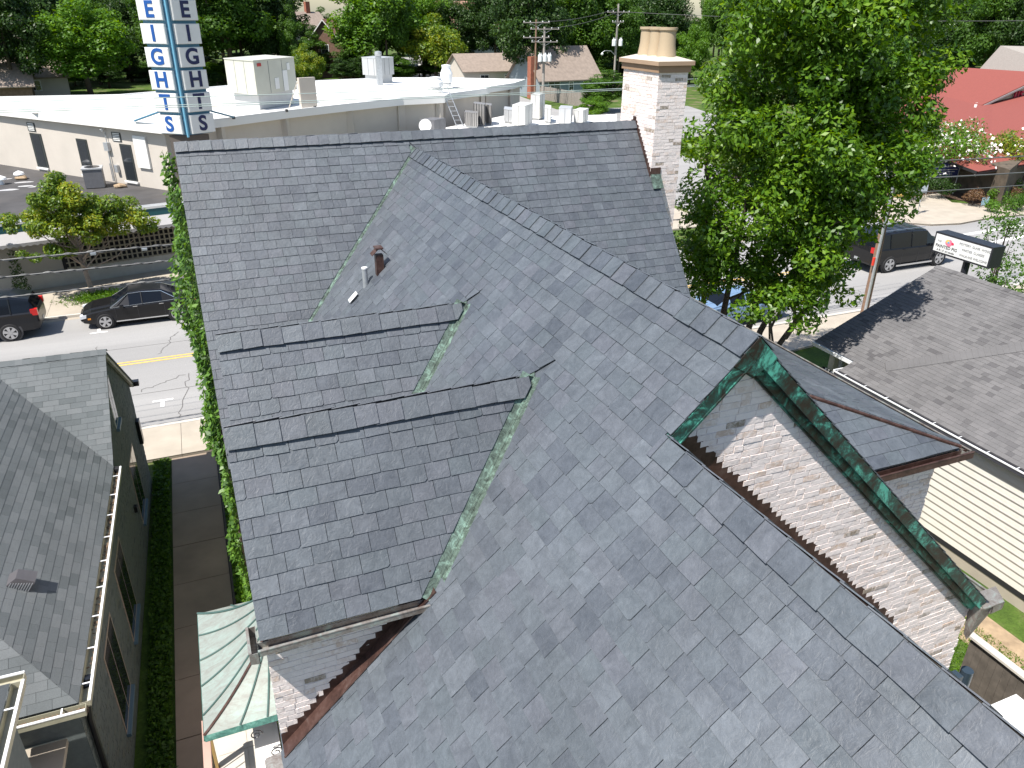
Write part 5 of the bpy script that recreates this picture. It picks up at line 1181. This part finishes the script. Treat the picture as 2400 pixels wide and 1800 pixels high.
# sign gable
g0, g1 = at(2296, 248, 4.6), at(2560, 225, 4.6); gp = (g0+g1)/2+V3((0, 0, 2.6)); gd = (g1-g0).normalized(); bk = V3((-gd.y, gd.x, 0)); bk = bk if bk.y > 0 else -bk
MB().prism([g0+bk*.4, g1+bk*.4, gp+bk*.4], bk*.2).build('gable_wall', CREAM, rs)
m = MB(); m.prism([g0-bk*.2, gp-bk*.2, gp+bk*9, g0+bk*5], (0, 0, .1)); m.prism([g1-bk*.2, gp-bk*.2, gp+bk*9, g1+bk*5], (0, 0, .1)); m.build('gable_roof', RED, rs)
m = MB(); m.prism([g0-bk*.25, gp-bk*.25, gp-bk*.25-V3((0, 0, .18)), g0-bk*.25-V3((0, 0, .18))], bk*.08); m.build('gable_trim', plain('grey_trim', (.3, .3, .3), .6), rs)
text('U.S. PIZZA', 1.15, g0.lerp(g1, .40)+bk*.2+V3((0, 0, .62)), gd, (0, 0, 1), plain('pizza_red', (.42, .02, .06), .5), rs, .08, bold=.03)
b0, b1, b2, b3 = at(2290, 168, 6.9), at(2345, 107, 9.6), at(2560, 112, 9.6), at(2560, 180, 6.9)
gh = thing('grey_roof_house', 'grey hipped roof rising behind the red restaurant roof at the right edge', 'house', (b0.x, b0.y, 0)); MB().prism([b0, b1, b2, b3], (0, 0, -.2)).build('roof', plain('grey_roof', (.27, .25, .23), .9, var=.1, scale=10), gh); MB().prism([V3((b0.x, b0.y+.6, 0)), V3((b3.x, b3.y+.6, 0)), V3((b2.x, b2.y, 0)), V3((b1.x, b1.y, 0))], (0, 0, 6.4)).build('wall', BEIGE, gh)

# ================================================================== houses among the far trees
def fhouse(label, px, py, w, d, h, rh_, rot, wm, rm, front_gable=True, wins=(), name='house', chim=False, brickg=False):
    q = at(px, py); t = thing(name, label, 'house', q, rot)
    B_ = lambda: MB()
    B_().add([(-w/2, 0, 0), (w/2, 0, 0), (w/2, d, 0), (-w/2, d, 0), (-w/2, 0, h), (w/2, 0, h), (w/2, d, h), (-w/2, d, h)]+([(0, 0, h+rh_), (0, d, h+rh_)] if front_gable else []),
        [(0, 1, 5, 4), (1, 2, 6, 5), (2, 3, 7, 6), (3, 0, 4, 7)]+([(4, 5, 8), (6, 7, 9)] if front_gable else [])).build('wall', wm, t, local=True)
    o = .5; m = B_()
    if front_gable:
        sl = rh_/(w/2)
        for s in (-1, 1): m.prism([(s*(w/2+o), -o, h-o*sl), (0, -o, h+rh_), (0, d+o, h+rh_), (s*(w/2+o), d+o, h-o*sl)], (0, 0, .15))
    else:
        sl = rh_/(d/2)
        for a_, b_ in ((-o, d/2), (d+o, d/2)): m.prism([(-w/2-o, a_, h-o*sl), (w/2+o, a_, h-o*sl), (w/2+o, b_, h+rh_), (-w/2-o, b_, h+rh_)], (0, 0, .15))
    ro = m.build('roof', rm, t, local=True)
    if not front_gable:
        m = B_(); 
        for s in (-1, 1): m.prism([(s*w/2, 0, h), (s*w/2, d, h), (s*w/2, d/2, h+rh_-.1)], (-s*.1, 0, 0))
        m.build('gable_wall', wm, t, local=True)
    else:
        m = B_()
        for s in (-1, 1): m.prism([(s*(w/2+o), -o-.05, h-o*sl+.12), (0, -o-.05, h+rh_+.12), (0, -o-.05, h+rh_-.15), (s*(w/2+o), -o-.05, h-o*sl-.15)], (0, .08, 0))
        m.build('rake_board', WHITE, t, local=True)
    for (x, z, ww, hh) in wins:
        f = B_().box(x-ww/2-.1, x+ww/2+.1, -.08, 0, z-.1, z+hh+.1).build('window', WHITE, t, local=True)
        for i in (0, 1):
            for j in (0, 1): B_().box(x-ww/2+i*ww/2+.03, x+i*ww/2-.03, -.1, -.085, z+j*hh/2+.03, z+(j+1)*hh/2-.03).build('pane', GLASS, f, local=True)
    if chim: B_().box(chim[0]-.6, chim[0]+.6, chim[1]-.5, chim[1]+.5, 0, chim[2]).build('chimney', plain('red_brick%d' % int(px), (.28, .10, .06), .9, var=.2), ro, local=True)
    return t
RB = plain('red_brown_roof', (.24, .12, .085), .9, var=.15, scale=2); BRN = plain('brown_brick', (.17, .10, .07), .9, var=.25, scale=3); TAN = plain('tan_roof', (.25, .20, .165), .9, var=.15, scale=2); GRW = plain('blue_grey_siding', (.22, .26, .28), .7, var=.05); WH = plain('white_siding', (.72, .71, .68), .6, var=.03); PR = plain('peach_roof', (.38, .22, .16), .9, var=.1)
fhouse('brown brick gabled house with red-brown roof among the trees left of centre', 768, 182, 11, 14, 4.2, 6.6, -.35, BRN, RB, True, ((0, 4.6, 1.4, 1.6),))
fhouse('red-brown roofed side wing behind the brown brick gabled house', 822, 175, 9, 12, 3.6, 3.6, .9, BRN, RB, False)
t = fhouse('white gabled house with peach roof and solar panels', 1120, 172, 13, 13, 9, 5.5, .25, WH, PR, False)
for i in range(5):
    for j in range(3): z = 9.35+.95*j*1.35; MB().obox((-3+1.5*i, 6.5-6.5*(1-(z-9)/5.5)-.12, z+.4), (.68, 0, 0), (0, .5, .43), (0, -.03, .035)).build('solar_panel', m_glass('solar_glass_%d_%d' % (i, j), (.02, .03, .06)) if (i, j) == (0, 0) else bpy.data.materials['solar_glass_0_0'], t, local=True)
fhouse('peach roofed house gable partly hidden behind the yellow-green tree', 1065, 165, 9, 9, 8.6, 4.4, .25, WH, PR, True)
t = fhouse('blue-grey cottage with tan roof, red brick chimney and white windows by the long fence', 1335, 228, 12, 9, 3.0, 4.4, .18, GRW, TAN, False, ((-3.2, .9, 2.2, 1.6), (0.2, 1.1, .8, 1.2), (3.8, .7, 2.2, 1.9)), chim=(-6.4, 1.6, 6.2))
fhouse('grey house roof in deep shade at the left edge beyond the white roof', -30, 243, 12, 8, 2.4, 2.6, .1, BRN, TAN, False)
fhouse('pale house glimpsed behind the dark trees at upper left', 90, 228, 9, 8, 3, 2.4, .1, BEIGE, TAN, False, ((0, 1, 1.4, 1.4),))
fhouse('low house with white windows in the shade under the tall dark oak', 1170, 205, 14, 8, 3.0, 2.5, .1, BEIGE, TAN, False, ((-3, .8, 1.6, 1.4), (2, .8, 1.6, 1.4)))
fhouse('distant grey-roofed house with a white chimney in the gap between trees', 738, 150, 12, 12, 7.5, 4.5, .4, BEIGE, TAN, False, chim=(3, 6, 14.5))
cf = thing('long_fence', 'long grey board fence in front of the blue-grey cottage', 'fence', at(1240, 222)); a_, b_ = at(1222, 224), at(1420, 262)
n_ = 42
for i in range(n_):
    q = a_.lerp(b_, i/n_); e = a_.lerp(b_, (i+.94)/n_); MB().prism([q, e, e+V3((0, 0, 1.9)), q+V3((0, 0, 1.9))], (0, .05, 0)).build('fence_board', WOOD, cf)
for i in range(9): q = a_.lerp(b_, i/8); MB().box(q.x-.09, q.x+.09, q.y-.12, q.y-.02, 0, 2.2).build('post', POLE_GREY, cf)
MB().prism([a_+V3((0, -.04, 1.9)), b_+V3((0, -.04, 1.9)), b_+V3((0, .1, 1.9)), a_+V3((0, .1, 1.9))], (0, 0, .08)).build('top_rail', POLE_GREY, cf)
q = at(119, 196, 4.2); fl_ = thing('flag', 'small red and white striped flag in the shade at upper left', 'flag', at(110, 222)); MB().tube([at(110, 222), at(110, 222)+V3((0, 0, 4.0))], .05, 6).build('pole', GALV, fl_)
for i in range(5): MB().obox(at(110, 222)+V3((.9, 0, 3.5-.2*i)), (.8, 0, -.25), (0, .02, 0), (0, 0, .1)).build('stripe', (WHITE, RED)[i % 2], fl_)
# ================================================================== vegetation
import numpy as np
def leafmesh(name, pts, nrm, size, mat, rnd, aspect=.55, fold=.0, rg=None):
    """one diamond-shaped leaf per point"""
    rg = rg or np.random.default_rng(1); n = len(pts)
    nr = nrm/np.linalg.norm(nrm, axis=1, keepdims=True)
    t = rg.normal(size=(n, 3)); t -= (t*nr).sum(1, keepdims=True)*nr; t /= np.linalg.norm(t, axis=1, keepdims=True); b = np.cross(nr, t)
    s = (size*rg.uniform(.65, 1.25, size=(n, 1)))
    v = np.stack([pts-t*s*.5, pts+b*s*aspect*.5-nr*s*fold, pts+t*s*.5, pts-b*s*aspect*.5-nr*s*fold], 1).reshape(-1, 3)
    me = bpy.data.meshes.new(name); me.vertices.add(4*n); me.loops.add(4*n); me.polygons.add(n)
    me.vertices.foreach_set('co', v.ravel()); me.loops.foreach_set('vertex_index', np.arange(4*n)); me.polygons.foreach_set('loop_start', np.arange(n)*4)
    try: me.polygons.foreach_set('loop_total', np.full(n, 4))
    except Exception: pass
    me.materials.append(mat); a = me.attributes.new('rnd', 'FLOAT', 'FACE'); a.data.foreach_set('value', rnd.astype(np.float32)); me.update(calc_edges=True); return me
def crown(seed, cl, per, size, mat, up=.5, aspect=.55, name='crown', spread=.0):
    """cl: list of (centre, radius) leaf clusters"""
    rg = np.random.default_rng(seed); P_, N_, Q_ = [], [], []
    for (c, r) in cl:
        k = int(per*r*r); d = rg.normal(size=(k, 3)); d /= np.linalg.norm(d, axis=1, keepdims=True)
        rad = r*(rg.uniform(.35, 1.0, size=(k, 1))**.5); p = np.array(c)+d*rad*np.array((1, 1, .72)); P_.append(p); N_.append(d*.7+rg.normal(size=(k, 3))*.55+np.array((0, 0, up)))
        Q_.append(np.clip(rg.normal(.5, .18, k)+rg.normal(0, .10), 0, 1))
    return leafmesh(name, np.concatenate(P_), np.concatenate(N_), size, mat, np.concatenate(Q_), aspect, .06, rg)
def blobs(seed, n, c, rx, ry, rz, r0, r1, lo=.45):
    rg = random.Random(seed); out = []
    while len(out) < n:
        d = V3((rg.gauss(0, 1), rg.gauss(0, 1), rg.gauss(0, 1))).normalized(); q = rg.uniform(lo, 1)
        if d.z < -.75: continue
        out.append(((c[0]+d.x*rx*q, c[1]+d.y*ry*q, c[2]+d.z*rz*q), rg.uniform(r0, r1)))
    return out
def trunkmesh(seed, base, top, r, cl, nl=10, mat=BARK):
    rg = random.Random(seed); m = MB(); b, t = V3(base), V3(top)
    m.tube([b, b.lerp(t, .35)+V3((rg.uniform(-.2, .2), rg.uniform(-.2, .2), 0)), b.lerp(t, .7), t], [r, r*.72, r*.45, r*.12], 9)
    for i in range(nl):
        c = V3(rg.choice(cl)[0]); s = b.lerp(t, rg.uniform(.3, .8)); mid = s.lerp(c, .5)+V3((0, 0, -.1*(c-s).length)); m.tube([s, mid, c], [r*.35, r*.2, r*.05], 6)
    return m
def tree(label, x, y, h, w, seed, mat, leaf, per, group=None, name='tree', trunk=.22, z0=.3, cat='tree', barkm=None, rc=(.10, .19), nb=34, base=0):
    t = thing(name, label, cat, (x, y, base), 0, group); cz = h*(z0+1)/2; cl = blobs(seed, nb, (0, 0, cz), w*.40, w*.40, h*(1-z0)*.42, w*rc[0], w*rc[1])
    link('crown', crown(seed, cl, per, leaf, mat), t, local=True); smooth(trunkmesh(seed, (0, 0, -.1), (0, 0, h*.82), trunk, cl).build('trunk', barkm or BARK, t, local=True), 60)
    return t
# the big tree at the right, close to the house
bt = thing('big_tree', 'tall glossy green tree with several stems right of the chimney', 'tree', (10.5, 16.0, 0))
rb_ = random.Random(5); cl = []
for (c, r_, n, a_, b_) in (((10.9, 14.8, 9.3), (2.9, 2.8, 5.2), 140, .6, 1.0), ((11.3, 14.7, 13.3), (3.2, 2.8, 2.6), 56, .6, 1.0), ((12.2, 12.7, 9.0), (1.0, 1.0, 1.1), 16, .4, .6), ((13.0, 13.6, 10.6), (1.4, 1.3, 1.6), 22, .45, .75), ((14.1, 13.5, 9.8), (.8, .7, .35), 8, .3, .45), ((8.9, 15.6, 5.6), (1.1, 1.3, 2.2), 26, .4, .7), ((10.9, 14.2, 5.6), (1.9, 1.6, 1.7), 36, .38, .7), ((11.8, 13.3, 5.8), (.8, .8, .8), 8, .3, .5), ((12.0, 14.2, 7.6), (1.8, 1.7, 1.6), 26, .45, .75)):
    cl += blobs(int(c[0]*10), n, c, *r_, a_, b_, .30)
link('crown', crown(77, cl, 640, .175, LEAF_BIG, .55, .46), bt).matrix_parent_inverse = Matrix.Translation((-10.5, -16.0, 0))
m = MB()
for i, (bx, by, tx, ty, tz) in enumerate(((10.0, 16.3, 8.8, 16.0, 9.5), (10.3, 16.1, 9.9, 15.4, 13), (10.6, 15.9, 11.6, 14.8, 14.5), (10.9, 15.8, 12.9, 14.0, 11.5), (10.8, 15.6, 12.6, 13.2, 8.0))):
    a, b = V3((bx, by, 0)), V3((tx, ty, tz)); m.tube([a, a.lerp(b, .3)+V3((rb_.uniform(-.25, .25), rb_.uniform(-.2, .2), 0)), a.lerp(b, .65)+V3((rb_.uniform(-.3, .3), 0, 0)), b], [.12, .095, .06, .02], 8)
    for k in range(16):
        s = a.lerp(b, rb_.uniform(.3, .95)); c = min((V3(q[0]) for q in rb_.sample(cl, 12)), key=lambda q: (q-s).length); m.tube([s, s.lerp(c, .5)+V3((0, 0, .12)), c], [.045, .028, .01], 5)
smooth(m.build('trunk', BARK, bt), 60)
# street tree across the road
cl = [((-10.1, 37.2, 5.1), .55), ((-10.2, 37.1, 5.75), .38)]
for (c, r_, n, a_, b_) in (((-9.9, 37.1, 3.6), (1.3, .9, 1.2), 22, .35, .55), ((-10.2, 37.0, 4.6), (.9, .8, .9), 16, .32, .52), ((-11.3, 37.0, 3.5), (1.2, .9, .7), 14, .28, .48), ((-8.7, 37.1, 3.7), (1.0, .8, .8), 14, .28, .5), ((-10.7, 36.6, 2.4), (.9, .6, .5), 8, .25, .4), ((-7.9, 37.2, 3.0), (.7, .5, .45), 7, .22, .36), ((-9.6, 37.3, 2.9), (1.0, .8, .6), 9, .3, .45)):
    cl += blobs(int(-c[0]*13), n, (-9.9+(c[0]+9.9)*1.45, c[1], c[2]*1.08), r_[0]*1.4, r_[1]*1.2, r_[2], a_*1.1, b_*1.1, .2)
st_ = thing('street_tree', 'yellow-green street tree in a grass-ringed pit beside the black sedan', 'tree', (-9.85, 37.0, 0))
link('crown', crown(31, cl, 1500, .15, LEAF_STREET, .5, .5), st_).matrix_parent_inverse = Matrix.Translation((9.85, -37.0, 0))
m = trunkmesh(8, (-9.85, 37.0, 0), (-10.1, 37.2, 4.6), .13, cl, 20); smooth(m.build('trunk', BARK_PALE, st_), 60)
gp_ = np.random.default_rng(4); k = 2600; pp_ = np.stack([gp_.normal(-9.6, .62, k), gp_.normal(36.6, .35, k), gp_.uniform(.1, .42, k)], 1); nn_ = gp_.normal(size=(k, 3)); nn_[:, 2] *= .3
tag(link('grass_ring', leafmesh('grass_ring', pp_, nn_, .22, LEAF_BRIGHT, gp_.uniform(0, 1, k), .14)), 'clump of liriope grass round the foot of the street tree', 'grass', kind='stuff')
# ivy on the left gable wall
rv_ = np.random.default_rng(9); k = 12500; y = rv_.uniform(10.9, 18.9, k); zt = np.where(y < 14.585, 10.103-1.304*(14.585-y), 10.103-1.304*(y-14.585))-.12; z = zt-(rv_.uniform(0, 1, k)**1.35)*np.maximum(zt-.4, .1)
dep = .12+.30*(.5+.5*np.sin(y*3.1+z*1.7))*(.5+.5*np.sin(z*2.6+1)); dep = dep*np.clip((z+2.2)/7, .35, 1.0); bul = np.where((y > 11.8) & (y < 15.4) & (z > 6.2), .12, 0)
x = -4.86-rv_.uniform(0, 1, k)**.7*(dep+bul); nn_ = rv_.normal(size=(k, 3))*.5+np.array((-.8, -.1, .6))
iv = thing('ivy', 'leafy green creeper covering the street end of the left gable wall', 'creeper', (-4.9, 15, 0)); o_ = link('foliage', leafmesh('foliage', np.stack([x, y, z], 1), nn_, .15, LEAF_VINE, rv_.uniform(0, 1, k), .5, .05, rv_), iv); o_.matrix_parent_inverse = Matrix.Translation((4.9, -15, 0))
m = MB(); 
for i in range(9): m.tube([(-4.86, 11.5+i*.8, 0), (-4.88, 11.4+i*.82, 2.5), (-4.88, 12+i*.6, 5)], .02, 5)
m.build('stem', BARK, iv)
# ground cover strips along the walk
def strip(label, x0, x1, y0, y1, k, h, s, mat, seed):
    g_ = np.random.default_rng(seed); q = np.stack([g_.uniform(x0, x1, k), g_.uniform(y0, y1, k), g_.uniform(.03, h*.7, k)], 1); n_ = g_.normal(size=(k, 3))*.6+np.array((0, 0, .6))
    return tag(link('ground_cover', leafmesh('ground_cover', q, n_, s, mat, g_.uniform(0, 1, k), .6, 0, g_)), label, 'ground cover', kind='stuff')
strip('green ground cover strip between the walkway and the left house', -7.1, -6.66, 5, 20.1, 9500, .22, .10, LEAF_FAR, 1)
strip('green ground cover strip between the walkway and the slate-roofed house', -5.24, -4.8, 8.3, 20.1, 9000, .25, .10, LEAF_BRIGHT, 2)
for i, (x, y, h_, lb_) in enumerate(((-6.7, 7.6, 1.4, 'leafy shrub in the shade at the near end of the walkway'), (-6.2, 6.6, 1.1, 'low dark shrub below the porch at the bottom of the picture'), (-7.0, 5.8, 1.6, 'dark shrub against the left house wall at the bottom of the picture'))):
    t = thing('shrub', lb_, 'shrub', (x, y, 0)); link('foliage', crown(50+i, blobs(50+i, 9, (0, 0, h_*.5), .4, .5, h_*.35, .22, .35, .1), 900, .11, LEAF_FAR), t, local=True)
# columnar cypress by the shop, twig with young leaves by the right gutter
t = thing('cypress', 'narrow dark cypress standing against the shaded shop wall', 'cypress', (-13.0, 38.4, 0)); link('foliage', crown(61, [((0, 0, .5+.35*i), .42-.045*i) for i in range(7)], 1500, .1, LEAF_DARK), t, local=True)
t = thing('sapling', 'bright young leafy twig beside the right house gutter', 'sapling', (10.9, 10.5, 0)); link('foliage', crown(62, [((0, 0, 3.1), .34), ((.25, -.55, 3.0), .26), ((.35, -1.0, 2.9), .22)], 900, .12, LEAF_BRIGHT), t, local=True); MB().tube([(0, 0, 0), (.1, -.1, 2.2), (.2, -.5, 3.0)], .025, 6).build('stem', BARK, t, local=True)
# restaurant planting
def shrub(label, px, py, w, h, mat, seed, leaf=.12, per=520, z=0.1, group=None, name='shrub', wide=1):
    q = at(px, py, z); t = thing(name, label, 'shrub', q, 0, group); link('foliage', crown(seed, blobs(seed, 12, (0, 0, h*.5), w*.33*wide, w*.33, h*.32, w*.16, w*.27, .2), per, leaf, mat), t, local=True)
    MB().tube([(0, 0, 0), (0, 0, h*.6)], .04, 5).build('stem', BARK, t, local=True); return t
FLW = plain('white_petals', (.78, .72, .70), .6)
for i, (px, py, w, h, mat, lb_) in enumerate(((2278, 482, 2.0, 1.5, LEAF_RED, 'rounded russet shrub at the pavement corner'), (2330, 478, 2.1, 1.3, LEAF_BRIGHT, 'clipped bright green shrub right of the russet one'), (2325, 497, 1.8, 1.0, LEAF_BRIGHT, 'low bright green mound nearest the pavement kerb'), (2375, 492, 2.6, 1.1, LEAF_FAR, 'low spreading green shrub beside the kerb'), (2378, 468, 1.5, 1.1, LEAF_RED, 'small russet shrub behind the green mounds'), (2360, 455, 2.2, 1.3, LEAF_FAR, 'dark green shrub behind the clipped ones'), (2400, 480, 2.2, 1.3, LEAF_FAR, 'green shrub cut by the right picture edge'), (2140, 468, 2.6, 2.0, LEAF_DARK, 'dense dark hedge clump left of the sign post'), (2205, 466, 2.8, 2.0, LEAF_DARK, 'dense dark hedge clump below the navy banner'))):
    shrub(lb_, px, py, w, h, mat, 100+i)
for i, (px, py, w, h, mat, lb_, fl_n) in enumerate(((2205, 452, 7.4, 5.4, LEAF_BRIGHT, 'white-flowering crape myrtle in front of the red-roofed restaurant', 420), (2360, 450, 5.5, 4.8, LEAF_STREET, 'yellow-green flowering tree before the restaurant gable', 60), (2290, 452, 2.2, 3.6, LEAF_FAR, 'slim shrub loaded with white blossom between the two flowering trees', 420), (2130, 430, 5, 4, LEAF_FAR, 'dark green small tree by the restaurant side roof', 30))):
    q = at(px, py, .1); t = tree(lb_, q.x, q.y, h, w, 120+i, mat, .2, 170, z0=.35, name='flowering_tree', trunk=.09, nb=26)
    g_ = np.random.default_rng(i); cc = blobs(120+i, 26, (0, 0, h*.675), w*.42, w*.42, h*.3, .3, .5); pts = np.array([c for c, r_ in cc])[g_.integers(0, 26, fl_n)]+g_.normal(0, w*.09, (fl_n, 3)); link('blossom', leafmesh('blossom', pts, g_.normal(size=(fl_n, 3))+np.array((0, -.5, .8)), .26, FLW, g_.uniform(0, 1, fl_n), .9, .1), t, local=True)
for i, (x, y, h, w, lb_) in enumerate(((24.5, 16.9, 3.9, 3.6, 'small-leaved green tree below the studio sign at the right edge'), (27.5, 19.5, 5.6, 3.4, 'thin-branched tree hanging in at the right edge above the sign'))):
    tree(lb_, x, y, h, w, 140+i, (LEAF_FAR, LEAF_FAR)[i], .14, 230, z0=.3, trunk=.1, nb=22)
# ------------------------------------------------------------------ trees beyond the white building
PRO = []
def proto(seed, mat, w, h, leaf, per, nb, z0=.25):
    cz = h*(z0+1)/2; cl = blobs(seed, nb, (0, 0, cz), w*.40, w*.40, h*(1-z0)*.42, w*.09, w*.17)
    return crown(seed, cl, per, leaf, mat), trunkmesh(seed, (0, 0, -.2), (0, 0, h*.8), .32, cl).mesh('trunk', BARK, True)
PRO = {'b': proto(201, LEAF_BRIGHT, 12, 14, .40, 120, 64, .10), 'y': proto(202, LEAF_STREET, 11, 11, .38, 125, 56, .10), 'f': proto(203, LEAF_FAR, 12, 16, .42, 115, 72, .04), 'g': proto(204, LEAF_FAR, 9, 17, .40, 140, 70, .03), 'd': proto(205, LEAF_DARK, 13, 17, .42, 115, 74, .03), 'e': proto(206, LEAF_DARK, 8, 15, .38, 150, 60, .02)}
PD = {'b': (12, 14), 'y': (11, 11), 'f': (12, 16), 'g': (9, 17), 'd': (13, 17), 'e': (8, 15)}
def ftree(kind, x, y, h, w, rot, label, group=None, name='tree'):
    t = thing(name, label, 'tree', (x, y, 0), rot, group); pw, ph = PD[kind]; t.scale = (w/pw, w/pw, h/ph)
    c = link('crown', PRO[kind][0], t, local=True); link('trunk', PRO[kind][1], t, local=True); return t
def ptree(kind, px, py, top, wpx, label, rot=0, name='tree', maxd=190):
    q = at(px, py); k = ppm(q); ftree(kind, q.x, q.y, (py-top)/k, wpx/k, rot, label, name=name)
for i, a in enumerate((
    ('b', 215, 226, 8, 262, 'broad bright green tree behind the white roof at upper left'), ('d', 45, 236, -60, 200, 'dark shady tree filling the upper left corner'), ('d', 130, 205, -120, 230, 'tall dark tree behind the bright one at upper left'),
    ('f', 545, 200, -110, 270, 'deep green tree right of the blue letter sign'), ('d', 640, 196, -90, 120, 'dark magnolia-like tree left of the brown brick house'), ('g', 694, 200, 20, 66, 'slim bright conifer beside the brown brick house'),
    ('y', 725, 208, 110, 90, 'small yellow-green tree before the brown brick house'), ('e', 803, 200, 135, 60, 'dark rounded evergreen below the brick gable'), ('e', 848, 198, 130, 70, 'dark conical evergreen right of the brick gable'),
    ('b', 900, 188, -60, 250, 'large mid-green tree above the middle of the white roof'), ('y', 1022, 190, 45, 165, 'yellow-green tree before the white house with solar panels'), ('d', 1238, 222, -70, 195, 'massive dark oak above the white roof corner'),
    ('f', 1365, 205, -80, 210, 'green tree behind the grey cottage roof'), ('d', 1490, 190, -10, 190, 'dark tree behind the chimney pots'), ('g', 1420, 262, 165, 130, 'light green small tree left of the chimney'),
    ('b', 1385, 290, 225, 90, 'bright leafy branch-like tree at the annex roof, left of the chimney'),
    ('f', 2140, 190, -120, 260, 'green tree beyond the red roof, right of the big tree'), ('d', 2270, 175, -110, 260, 'dark green tree above the red roof'), ('d', 2390, 150, -110, 240, 'dark wooded tree in the upper right corner'), ('e', 2180, 172, 110, 90, 'russet-topped dark tree just above the red roof'),
    ('f', 2040, 190, -60, 260, 'green tree mostly hidden behind the big tree'), ('f', 430, 205, -80, 200, 'green tree directly behind the blue letter sign'), ('e', 510, 205, 168, 40, 'small rounded bush behind the cream rooftop unit'))):
    ptree(*a, rot=i*1.3)
rf = random.Random(21); cnt = 0
for D, hs_ in ((165, (17, 22)), (205, (19, 25)), (260, (22, 28))):
    px = -150+rf.uniform(0, 30)
    while px < 2600:
        gap = abs(px-745) < 85 or abs(px-1612) < 60
        d = ray(px, 30); s = D*rf.uniform(.93, 1.07)/math.hypot(d.x, d.y); x, y = CAM.x+d.x*s, CAM.y+d.y*s
        h = rf.uniform(*hs_)*(.52 if gap else 1); cnt += 1
        ftree(rf.choice('fdfdbg'), x, y, h, rf.uniform(10, 15) if not gap else 8, rf.uniform(0, 6), 'dense green tree, one of many in the far wooded backdrop', 'trees of the far wooded backdrop')
        px += rf.uniform(.72, 1.0)*12*FPX/D*.8
# bushes that close the ground below the far trees
ru = random.Random(8)
for i in range(64):
    px = -60+i*26+ru.uniform(-10, 10); py = 176+ru.uniform(0, 26)+max(0, (380-px)*.06)
    if 1030 < px < 1180 or 1290 < px < 1440 or 700 < px < 830: py -= 14
    q = at(px, py); ftree(ru.choice('fedefb'), q.x, q.y, ru.uniform(2.2, 5.5), ru.uniform(6, 10), ru.uniform(0, 6), 'one of the low green bushes closing the ground below the far trees', 'bushes below the far trees', name='bush')
for i in range(26):
    px = 1960+i*22; q = at(px, 150+ru.uniform(-8, 6)); ftree(ru.choice('fde'), q.x, q.y, ru.uniform(5, 9), ru.uniform(8, 12), ru.uniform(0, 6), 'one of the low green bushes closing the ground below the far trees', 'bushes below the far trees', name='bush')
# lawn tufts beside the right house
def tuft(x0, x1, y0, y1, k, seed, label):
    g_ = np.random.default_rng(seed); q = np.stack([g_.uniform(x0, x1, k), g_.uniform(y0, y1, k), g_.uniform(.01, .07, k)], 1); n_ = g_.normal(size=(k, 3)); n_[:, 2] *= .35
    tag(link('grass', leafmesh('grass', q, n_, .10, LEAF_BRIGHT, g_.uniform(0, 1, k), .16, 0, g_)), label, 'grass', kind='stuff')
tuft(8.05, 10.3, 0.5, 9, 15000, 5, 'lawn grass between the fence and the cream siding'); tuft(6, 11, 12, 19.5, 14000, 6, 'lawn grass under the big tree'); tuft(18, 24, 20.7, 22.2, 9000, 7, 'verge grass at the foot of the brown utility pole')
